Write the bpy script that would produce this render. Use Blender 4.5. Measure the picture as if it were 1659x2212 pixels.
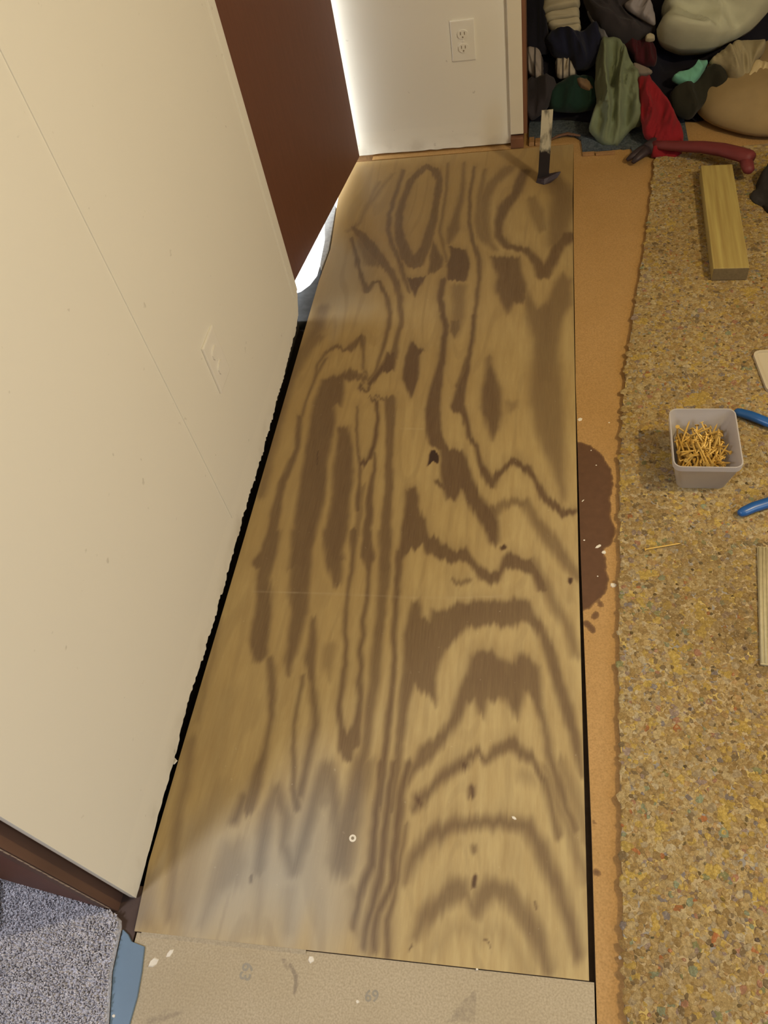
import bpy, bmesh, math, random
import numpy as np
from mathutils import Vector, Matrix, Euler

# ------------------------------------------------------------------ scene, camera, light, exposure
for o in list(bpy.data.objects):
    bpy.data.objects.remove(o)
SC = bpy.context.scene
COL = SC.collection
random.seed(7)
RNG = np.random.default_rng(7)

cam = bpy.data.cameras.new('camera')
cam.sensor_fit = 'VERTICAL'
cam.sensor_height = 24.0
cam.lens = 24.0 * 1731.74 / 2212.0
cam.clip_start = 0.02
cam_o = bpy.data.objects.new('camera', cam)
cam_o.location = (0, 0, 1.405)
cam_o.rotation_euler = (0.66543403, 0.15245026, 0.12939551)
COL.objects.link(cam_o)
SC.camera = cam_o

world = bpy.data.worlds.new('daylight')
SC.world = world
world.use_nodes = True
bg = world.node_tree.nodes['Background']
bg.inputs[0].default_value = (0.93, 0.97, 1.0, 1)
bg.inputs[1].default_value = 6.5

def lamp(name, loc, power, col, radius):
    l = bpy.data.lights.new(name, 'POINT')
    l.energy = power
    l.color = col
    l.shadow_soft_size = radius
    o = bpy.data.objects.new(name, l)
    o.location = loc
    COL.objects.link(o)
    return o

lamp('standing_lamp_light', (1.15, 0.85, 1.65), 51.0, (1.0, 0.805, 0.45), 0.05)
wl_ = bpy.data.lights.new('cool_fill_light', 'AREA')  # added cool side light so shadows fall left; no window stands there
wl_.shape = 'RECTANGLE'; wl_.size = 1.3; wl_.size_y = 1.0
wl_.energy = 26.0; wl_.color = (0.72, 0.85, 1.0)
wo_ = bpy.data.objects.new('cool_fill_light', wl_)
wo_.location = (2.16, -0.55, 1.45); wo_.rotation_euler = (0, math.radians(90), 0)
COL.objects.link(wo_)
lamp('hall_light', (-1.35, -0.55, 2.05), 58.0, (0.84, 0.88, 1.0), 0.15)

SC.view_settings.view_transform = 'Standard'
SC.view_settings.look = 'None'
SC.view_settings.gamma = 1.0
SC.view_settings.use_curve_mapping = False
SC.view_settings.exposure = 0.30
SC.cycles.max_bounces = 7
SC.cycles.diffuse_bounces = 4
SC.cycles.caustics_reflective = False
SC.cycles.caustics_refractive = False

# ------------------------------------------------------------------ helpers
def tag(o, label=None, cat=None, group=None, kind=None):
    if label: o['label'] = label
    if cat: o['category'] = cat
    if group: o['group'] = group
    if kind: o['kind'] = kind
    return o

class MB:
    """collects faces of one mesh"""
    def __init__(s):
        s.v = []; s.f = []; s.m = []
    def add(s, vs, fs, mi=0):
        n = len(s.v)
        s.v += [tuple(map(float, p)) for p in vs]
        s.f += [tuple(n + i for i in f) for f in fs]
        s.m += [mi] * len(fs)
        return s
    def box(s, a, b, mi=0):
        (x0, y0, z0), (x1, y1, z1) = a, b
        return s.add([(x0,y0,z0),(x1,y0,z0),(x1,y1,z0),(x0,y1,z0),(x0,y0,z1),(x1,y0,z1),(x1,y1,z1),(x0,y1,z1)],
                     [(0,3,2,1),(4,5,6,7),(0,1,5,4),(1,2,6,5),(2,3,7,6),(3,0,4,7)], mi)
    def prism(s, poly, z0, z1, mi=0):
        n = len(poly)
        v = [(x, y, z0) for x, y in poly] + [(x, y, z1) for x, y in poly]
        f = [tuple(range(n-1, -1, -1)), tuple(range(n, 2*n))] + [(i, (i+1) % n, n+(i+1) % n, n+i) for i in range(n)]
        return s.add(v, f, mi)
    def tube(s, pts, rad, n=12, flat=1.0, up=(0, 0, 1), mi=0):
        pts = [Vector(p) for p in pts]; v = []; f = []
        if not isinstance(rad, (list, tuple)): rad = [rad] * len(pts)
        for i, p in enumerate(pts):
            t = (pts[min(i+1, len(pts)-1)] - pts[max(i-1, 0)]).normalized()
            a = t.cross(Vector(up))
            a = a.normalized() if a.length > 1e-5 else Vector((1, 0, 0))
            b = a.cross(t).normalized()
            for k in range(n):
                th = 2 * math.pi * k / n
                v.append(p + a * math.cos(th) * rad[i] + b * math.sin(th) * rad[i] * flat)
        for i in range(len(pts) - 1):
            for k in range(n):
                f.append((i*n+k, i*n+(k+1) % n, (i+1)*n+(k+1) % n, (i+1)*n+k))
        f.append(tuple(range(n-1, -1, -1)))
        f.append(tuple((len(pts)-1)*n + k for k in range(n)))
        return s.add(v, f, mi)
    def build(s, name, mats, parent=None, smooth=False, bevel=0.0, fix=True):
        me = bpy.data.meshes.new(name)
        me.from_pydata(s.v, [], s.f)
        if not isinstance(mats, (list, tuple)): mats = [mats]
        for m in mats: me.materials.append(m)
        if len(mats) > 1:
            me.polygons.foreach_set('material_index', s.m)
        if fix or bevel > 0:
            bm = bmesh.new(); bm.from_mesh(me)
            bmesh.ops.recalc_face_normals(bm, faces=bm.faces)
            if bevel > 0:
                bmesh.ops.bevel(bm, geom=[e for e in bm.edges if e.calc_length() > bevel*2.2 and len(e.link_faces) == 2 and e.calc_face_angle(0) > .5],
                                offset=bevel, segments=2, affect='EDGES', profile=0.6)
            bm.to_mesh(me); bm.free()
        if smooth:
            me.polygons.foreach_set('use_smooth', [True] * len(me.polygons))
        me.update()
        o = bpy.data.objects.new(name, me)
        COL.objects.link(o)
        if parent is not None: o.parent = parent
        return o

def empty(name, loc=(0, 0, 0)):
    o = bpy.data.objects.new(name, None)
    o.location = loc
    COL.objects.link(o)
    return o

def smooth_by_angle(o, ang=0.6):
    me = o.data
    me.polygons.foreach_set('use_smooth', [True] * len(me.polygons))
    bm = bmesh.new(); bm.from_mesh(me)
    for e in bm.edges:
        e.smooth = not (len(e.link_faces) == 2 and e.calc_face_angle(0) > ang)
    bm.to_mesh(me); bm.free()

# ---- numeric noise and painted figure
_T = RNG.random((256, 256))
def vnoise(x, y):
    xi = np.floor(x).astype(int); yi = np.floor(y).astype(int)
    fx = x - xi; fy = y - yi
    fx = fx*fx*(3-2*fx); fy = fy*fy*(3-2*fy)
    a = _T[xi % 256, yi % 256]; b = _T[(xi+1) % 256, yi % 256]
    c = _T[xi % 256, (yi+1) % 256]; d = _T[(xi+1) % 256, (yi+1) % 256]
    return (a*(1-fx)+b*fx)*(1-fy)+(c*(1-fx)+d*fx)*fy - 0.5
def sstep(t):
    t = np.clip(t, 0, 1); return t*t*(3-2*t)
def f_strokes(X, Y, strokes, out):
    for st, soft, pts in strokes:
        p = np.array(pts); m = p[:, 2].max() + soft*1.5
        sel = np.nonzero((X > p[:,0].min()-m) & (X < p[:,0].max()+m) & (Y > p[:,1].min()-m) & (Y < p[:,1].max()+m))[0]
        if not len(sel): continue
        x = X[sel]; y = Y[sel]; best = np.full(len(sel), -9.0)
        for (x0, y0, w0), (x1, y1, w1) in zip(pts[:-1], pts[1:]):
            dx, dy = x1-x0, y1-y0; L = dx*dx+dy*dy+1e-12
            t = np.clip(((x-x0)*dx+(y-y0)*dy)/L, 0, 1)
            d = np.hypot(x-x0-t*dx, y-y0-t*dy)
            best = np.maximum(best, (w0+(w1-w0)*t)/2 - d)
        out[sel] = np.maximum(out[sel], st * sstep(best/soft*0.5+0.5))
def f_polys(X, Y, polys, out):
    for st, soft, pts in polys:
        p = np.array(pts); m = soft*1.5
        sel = np.nonzero((X > p[:,0].min()-m) & (X < p[:,0].max()+m) & (Y > p[:,1].min()-m) & (Y < p[:,1].max()+m))[0]
        if not len(sel): continue
        x = X[sel]; y = Y[sel]; dm = np.full(len(sel), 9.0); ins = np.zeros(len(sel), bool)
        for i in range(len(p)):
            (x0, y0), (x1, y1) = p[i], p[(i+1) % len(p)]
            dx, dy = x1-x0, y1-y0; L = dx*dx+dy*dy+1e-12
            t = np.clip(((x-x0)*dx+(y-y0)*dy)/L, 0, 1)
            dm = np.minimum(dm, np.hypot(x-x0-t*dx, y-y0-t*dy))
            c = (y0 > y) != (y1 > y)
            ins ^= c & (x < (x1-x0)*(y-y0)/(y1-y0+1e-12)+x0)
        sd = np.where(ins, dm, -dm)
        out[sel] = np.maximum(out[sel], st * sstep(sd/soft*0.5+0.5))

def board_grid(name, xl, xr, y0, y1, sx, sy, z, depth, mats, attrs, parent=None):
    """flat board with a fine top grid carrying float attributes, plus sides"""
    ny = int((y1(0.5) - y0(0.5))/sy)+1; nx = int((xr(1.0)-xl(1.0))/sx)+1
    ys = np.linspace(0, 1, ny)[:, None]*np.ones((1, nx)); u = np.linspace(0, 1, nx)[None, :]*np.ones((ny, 1))
    Y = y0(u) + (y1(u)-y0(u))*ys
    X = xl(Y) + (xr(Y)-xl(Y))*u
    X = X.ravel(); Y = Y.ravel(); n = nx*ny
    i = (np.arange(ny-1)[:, None]*nx + np.arange(nx-1)[None, :]).ravel()
    quads = np.stack([i, i+1, i+1+nx, i+nx], 1)
    ring = list(range(nx)) + [k*nx+nx-1 for k in range(1, ny)] + [(ny-1)*nx+k for k in range(nx-2, -1, -1)] + [k*nx for k in range(ny-2, 0, -1)]
    low = {r: n+q for q, r in enumerate(ring)}
    v = np.concatenate([np.stack([X, Y, np.full(n, z)], 1), np.stack([X[ring], Y[ring], np.full(len(ring), z-depth)], 1)])
    side = [(ring[k], low[ring[k]], low[ring[(k+1) % len(ring)]], ring[(k+1) % len(ring)]) for k in range(len(ring))]
    me = bpy.data.meshes.new(name)
    me.from_pydata(v.tolist(), [], quads.tolist() + side)
    for m in mats: me.materials.append(m)
    me.polygons.foreach_set('material_index', [0]*len(quads)+[1]*len(side))
    for k, fn in attrs.items():
        at = me.attributes.new(k, 'FLOAT', 'POINT')
        val = np.zeros(len(v)); val[:n] = fn(X, Y)
        at.data.foreach_set('value', val.astype(np.float32))
    me.update()
    o = bpy.data.objects.new(name, me); COL.objects.link(o)
    if parent is not None: o.parent = parent
    return o

# ------------------------------------------------------------------ materials
MATS = {}
class NT:
    def __init__(s, name):
        s.mat = bpy.data.materials.new(name); s.mat.use_nodes = True
        s.t = s.mat.node_tree; s.b = s.t.nodes['Principled BSDF']; MATS[name] = s.mat
        s.co = s.n('ShaderNodeTexCoord').outputs['Object']
    def n(s, t, **kw):
        x = s.t.nodes.new(t)
        for k, v in kw.items(): setattr(x, k, v)
        return x
    def link(s, a, b): s.t.links.new(a, b)
    def noise(s, scale, detail=3, stretch=None, rough=.5):
        x = s.n('ShaderNodeTexNoise'); x.inputs['Scale'].default_value = scale
        x.inputs['Detail'].default_value = detail; x.inputs['Roughness'].default_value = rough
        c = s.co
        if stretch:
            m = s.n('ShaderNodeMapping'); m.inputs['Scale'].default_value = stretch; s.link(c, m.inputs[0]); c = m.outputs[0]
        s.link(c, x.inputs['Vector']); return x.outputs['Fac']
    def attr(s, name, color=False):
        x = s.n('ShaderNodeAttribute'); x.attribute_name = name
        return x.outputs['Color' if color else 'Fac']
    def math(s, op, a, b=None, c=None, clamp=False):
        x = s.n('ShaderNodeMath', operation=op, use_clamp=clamp)
        for k, v in enumerate((a, b, c)):
            if v is None: continue
            if isinstance(v, (int, float)): x.inputs[k].default_value = v
            else: s.link(v, x.inputs[k])
        return x.outputs[0]
    def mix(s, f, a, b, mode='MIX'):
        x = s.n('ShaderNodeMix', data_type='RGBA', blend_type=mode)
        for k, v in ((0, f), (6, a), (7, b)):
            if isinstance(v, (int, float)): x.inputs[k].default_value = v
            elif isinstance(v, tuple): x.inputs[k].default_value = (*v[:3], 1)
            else: s.link(v, x.inputs[k])
        return x.outputs[2]
    def ramp(s, f, lo, hi):
        x = s.n('ShaderNodeMapRange'); x.inputs[1].default_value = lo; x.inputs[2].default_value = hi
        s.link(f, x.inputs[0]); return x.outputs[0]
    def color(s, c):
        if isinstance(c, tuple): s.b.inputs['Base Color'].default_value = (*c[:3], 1)
        else: s.link(c, s.b.inputs['Base Color'])
        return s
    def rough(s, r, spec=None):
        if isinstance(r, (int, float)): s.b.inputs['Roughness'].default_value = r
        else: s.link(r, s.b.inputs['Roughness'])
        if spec is not None: s.b.inputs['Specular IOR Level'].default_value = spec
        return s
    def bump(s, hgt, strength=.3, dist=.002):
        x = s.n('ShaderNodeBump'); x.inputs['Strength'].default_value = strength; x.inputs['Distance'].default_value = dist
        s.link(hgt, x.inputs['Height']); s.link(x.outputs[0], s.b.inputs['Normal']); return s

def simple(name, c, rough=.6, var=.12, scale=30, bump=0, spec=.3, stretch=None, metal=0.0):
    k = NT(name)
    n = k.noise(scale, 4, stretch)
    k.color(k.mix(n, tuple(v*(1-var) for v in c), tuple(min(1, v*(1+var)) for v in c))).rough(rough, spec)
    k.b.inputs['Metallic'].default_value = metal
    if bump: k.bump(n, bump)
    return k.mat

def mat_wall(name, c, ghost):
    k = NT(name)
    sep = k.n('ShaderNodeSeparateXYZ'); k.link(k.co, sep.inputs[0])
    edge = k.math('ADD', sep.outputs[2], k.math('MULTIPLY', k.noise(9, 2), .012))
    band = k.ramp(edge, .094, .088)
    base = k.mix(k.noise(3.5, 3), tuple(v*.965 for v in c), c)
    base = k.mix(k.math('MULTIPLY', band, .55), base, ghost)
    spk = k.ramp(k.noise(46, 2), .735, .78)
    base = k.mix(k.math('MULTIPLY', spk, .35), base, (.33, .29, .22))
    low = k.math('MULTIPLY', k.ramp(sep.outputs[2], .06, 0), k.ramp(k.noise(14, 4), .45, .7))
    base = k.mix(k.math('MULTIPLY', low, .5), base, (.36, .30, .20))
    k.color(base).rough(.62, .25).bump(k.noise(160, 2), .10, .0006)
    return k.mat
M_WALL = mat_wall('wall_paint', (.80, .76, .655), (.81, .77, .66))
M_WALLP = simple('low_bounce_wall', (.20, .135, .08), .6, .2, 9, stretch=(9, 9, .4))  # darkened brown so the walls out of view bounce less light
M_CEIL = simple('ceiling_paint', (.52, .49, .43), .8, .03, 5)
M_TRIMW = simple('white_trim_paint', (.72, .66, .53), .5, .05, 12, bump=.05)
M_DARKCORE = simple('dark_wall_core', (.035, .030, .028), .9, .4, 30, bump=.3)
M_DOOR = simple('brown_door_veneer', (.145, .055, .030), .55, .22, 26, stretch=(6, 6, .4), spec=.35)
M_BROWN = simple('brown_stained_wood', (.19, .085, .045), .5, .3, 30, stretch=(1, 1, .15), spec=.4)
M_UNDER = simple('underfloor_dark', (.03, .022, .016), .95, .4, 12)
M_OUT = simple('outside_ground', (.75, .76, .75), .9, .1, 3)

def mat_ply():
    k = NT('plywood_face')
    g = k.attr('grain'); w = k.attr('grey')
    fine = k.noise(1.0, 5, (420, 16, 1), .65)
    mid = k.noise(1.0, 4, (70, 9, 1), .6)
    lowf = k.noise(2.6, 3)
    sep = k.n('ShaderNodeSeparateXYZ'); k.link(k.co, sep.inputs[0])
    shade_grad = k.math('ADD', k.math('MULTIPLY', sep.outputs[0], -.55), k.math('ADD', k.math('MULTIPLY', sep.outputs[1], .30), -.02))
    shade_grad = k.math('ADD', shade_grad, k.math('MULTIPLY', k.math('SUBTRACT', lowf, .5), 1.1), clamp=True)  # browner far left puts dimmer light into the wood colour, plus random tone
    light = k.mix(shade_grad, (.54, .415, .200), (.385, .255, .098))
    light = k.mix(k.math('MULTIPLY', k.ramp(mid, .35, .72), .6), light, (.37, .25, .105))
    dark = k.mix(mid, (.120, .070, .038), (.165, .102, .056))
    gg = k.math('ADD', g, k.math('MULTIPLY', k.math('SUBTRACT', fine, .5), k.math('ADD', .10, k.math('MULTIPLY', g, .30))), clamp=True)
    col = k.mix(gg, light, dark)
    vdark = k.ramp(g, 1.0, 1.5)
    col = k.mix(k.math('MULTIPLY', vdark, .85), col, (.035, .018, .016))
    sheenc = k.mix(gg, (.42, .385, .32), (.17, .155, .14))
    col = k.mix(k.math('MULTIPLY', w, .85), col, sheenc)
    marks = k.ramp(k.noise(120, 3), .70, .80)
    col = k.mix(k.math('MULTIPLY', k.attr('scratch'), .30), col, (.62, .52, .36))
    col = k.mix(k.math('MULTIPLY', marks, .22), col, (.75, .66, .50))
    k.color(col).rough(k.ramp(fine, -.3, 1.6), .35).bump(fine, .16, .0012)
    k.b.inputs['Roughness'].default_value = .5
    return k.mat
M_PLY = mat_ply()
M_PLYE = simple('plywood_edge', (.26, .17, .09), .8, .45, 60, stretch=(1, 1, 8), bump=.3)

def mat_sub(name, c1, c2, stain):
    k = NT(name)
    s = k.attr('stain')
    fine = k.noise(330, 4); lowf = k.noise(5, 4)
    base = k.mix(k.ramp(lowf, .3, .7), c1, c2)
    base = k.mix(k.ramp(fine, .35, .75), base, tuple(v*.78 for v in c1))
    edge = k.math('ADD', s, k.math('MULTIPLY', k.math('SUBTRACT', k.noise(170, 3), .5), .5))
    sm = k.math('MULTIPLY', k.ramp(edge, .38, .58), s)
    col = k.mix(sm, base, k.mix(k.noise(60, 3), stain, tuple(v*1.5 for v in stain)))
    k.color(col).rough(.75, .25).bump(fine, .25, .0012)
    return k.mat
M_SUB = mat_sub('particle_board', (.47, .275, .100), (.53, .32, .130), (.10, .050, .026))
M_SUBN = mat_sub('dusty_particle_board', (.46, .375, .245), (.53, .445, .315), (.16, .13, .10))
M_INK = simple('grey_print_ink', (.32, .29, .23), .8, .25, 200)

def mat_chip():
    k = NT('rebond_foam')
    c = k.attr('chip', True)
    f = k.noise(420, 3); g = k.noise(190, 4, None, .7)
    c2 = k.mix(k.math('MULTIPLY', k.ramp(g, .44, .70), .62), c, (.17, .115, .055))
    c2 = k.mix(k.math('MULTIPLY', k.ramp(g, .46, .30), .35), c2, (.66, .55, .34))
    k.color(c2).rough(.92, .1).bump(k.math('ADD', f, g), .8, .003)
    return k.mat
M_CHIP = mat_chip()
def mat_padbase():
    k = NT('rebond_foam_body')
    v = k.n('ShaderNodeTexVoronoi'); v.inputs['Scale'].default_value = 95; k.link(k.co, v.inputs['Vector'])
    cr = k.n('ShaderNodeValToRGB'); e = cr.color_ramp
    e.interpolation = 'CONSTANT'
    cols = [(0, (.36, .26, .13)), (.25, (.46, .35, .19)), (.5, (.30, .215, .115)), (.68, (.52, .38, .13)), (.8, (.30, .27, .23)), (.9, (.2, .14, .09))]
    e.elements[0].color = (*cols[0][1], 1); e.elements[1].position = cols[1][0]; e.elements[1].color = (*cols[1][1], 1)
    for p, c in cols[2:]:
        x = e.elements.new(p); x.color = (*c, 1)
    sp = k.n('ShaderNodeSeparateColor'); k.link(v.outputs['Color'], sp.inputs[0]); k.link(sp.outputs[0], cr.inputs[0])
    k.color(cr.outputs[0]).rough(.95, .1).bump(k.noise(300, 3), .6, .003)
    return k.mat
M_PAD = mat_padbase()

def mat_lumber():
    k = NT('treated_pine')
    r = k.noise(1.0, 4, (55, 2.2, 55), .55)
    k.color(k.mix(k.ramp(r, .35, .68), (.50, .395, .135), (.34, .235, .075))).rough(.7, .2).bump(r, .2, .001)
    return k.mat
M_LUMBER = mat_lumber()
M_LEND = simple('pine_end_grain', (.17, .125, .065), .85, .3, 140)
M_NAIL = simple('gold_coated_steel', (.66, .42, .10), .42, .15, 300, metal=.35, spec=.5)
def mat_tub():
    k = NT('frosted_plastic')
    k.b.inputs['Base Color'].default_value = (.68, .64, .62, 1)
    k.rough(.35, .4)
    tl = k.n('ShaderNodeBsdfTranslucent'); tl.inputs[0].default_value = (.72, .68, .66, 1)
    tp = k.n('ShaderNodeBsdfTransparent'); tp.inputs[0].default_value = (.95, .93, .90, 1)
    m1 = k.n('ShaderNodeMixShader'); m1.inputs[0].default_value = .28; k.link(k.b.outputs[0], m1.inputs[1]); k.link(tl.outputs[0], m1.inputs[2])
    m2 = k.n('ShaderNodeMixShader'); m2.inputs[0].default_value = .24; k.link(m1.outputs[0], m2.inputs[1]); k.link(tp.outputs[0], m2.inputs[2])
    k.link(m2.outputs[0], k.t.nodes['Material Output'].inputs[0])
    return k.mat
M_TUB = mat_tub()
M_BLUE = simple('blue_vinyl_grip', (.018, .10, .33), .32, .1, 20, spec=.5)
M_STEEL = simple('tool_steel', (.30, .30, .31), .35, .2, 60, metal=.9)
M_REDH = simple('dark_red_handle', (.16, .030, .032), .55, .15, 40)
M_HEAD = simple('dark_forged_head', (.050, .036, .040), .5, .3, 40, metal=.3)
def mat_bar():
    k = NT('two_tone_bar')
    sep = k.n('ShaderNodeSeparateXYZ'); k.link(k.co, sep.inputs[0])
    e = k.math('ADD', sep.outputs[2], k.math('MULTIPLY', k.math('SUBTRACT', k.noise(60, 4, (1, 1, .5)), .5), .075))
    f = k.ramp(e, .098, .112)
    f2 = k.math('MULTIPLY', f, k.ramp(k.noise(45, 4, (1, 1, .35)), .70, .52))
    k.color(k.mix(f2, (.018, .015, .018), (.52, .48, .36))).rough(.5, .4)  # patchy pale cream over the upper half, black below
    return k.mat
M_BAR = mat_bar()
M_LID = simple('milky_plastic', (.56, .48, .34), .5, .1, 12)
M_MAT = simple('beige_ribbed_weave', (.47, .40, .23), .9, .2, 120, bump=.3)
M_PLATE = simple('ivory_plate', (.78, .745, .655), .45, .03, 20)
M_PLATE2 = simple('painted_over_plate', (.79, .75, .66), .5, .03, 20)
M_SLOT = simple('outlet_slot', (.27, .22, .15), .8, .2, 20)
def mat_carpet(name, c1, c2, sc=220):
    k = NT(name)
    a = k.noise(sc, 4); b = k.noise(60, 3)
    k.color(k.mix(k.ramp(k.math('ADD', k.math('MULTIPLY', a, .6), k.math('MULTIPLY', b, .4)), .36, .62), c1, c2)).rough(.95, .05).bump(a, .9, .004)
    return k.mat
M_CARPET = mat_carpet('grey_pile', (.42, .41, .45), (.78, .765, .82))
M_BLUEC = mat_carpet('blue_grey_pile', (.055, .070, .085), (.12, .14, .16), 160)
M_BLUEF = simple('blue_film', (.155, .235, .33), .5, .22, 9, spec=.4)
M_NAVY = simple('navy_cloth', (.025, .03, .075), .9, .3, 40)
M_FLAKE = simple('white_paint_flake', (.80, .74, .62), .7, .1, 60)
M_STRIP = simple('tack_strip_wood', (.34, .19, .08), .8, .4, 90)
M_FOAMW = simple('grey_weatherstrip', (.33, .33, .32), .8, .45, 90, bump=.5)
CLOTHC = dict(black=(.013, .012, .020), cream=(.42, .365, .25), ink=(.013, .012, .018), navy=(.014, .015, .032), greypink=(.30, .255, .225),
    stripe=(.42, .36, .28), char=(.042, .036, .040), dgreen=(.012, .032, .023), brown=(.19, .12, .07), grey=(.16, .15, .155), lav=(.27, .245, .255),
    fleece=(.46, .46, .345), maroon=(.055, .010, .014), turq=(.155, .40, .30), olive=(.028, .026, .018), beige=(.32, .27, .165), cream2=(.55, .44, .25),
    strap=(.20, .165, .135), sage=(.175, .205, .125), red=(.24, .016, .022), tan=(.33, .235, .115))
def mat_cloth(n, c):
    k = NT('cloth_' + n)
    w = k.noise(500, 2); b = k.noise(22, 3)
    col = k.mix(b, tuple(v*.86 for v in c), tuple(min(1, v*1.12) for v in c))
    if n == 'stripe' or n == 'greypink':
        wv = k.n('ShaderNodeTexWave'); wv.inputs['Scale'].default_value = 15 if n == 'stripe' else 13; wv.inputs['Distortion'].default_value = .6
        k.link(k.co, wv.inputs['Vector'])
        col = k.mix(k.ramp(wv.outputs['Fac'], .22, .10), col, (.06, .05, .045))
    k.color(col).rough(.92, .1).bump(w, .3, .001)
    k.b.inputs['Sheen Weight'].default_value = .08
    return k.mat
CM = {n: mat_cloth(n, c) for n, c in CLOTHC.items()}

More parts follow.
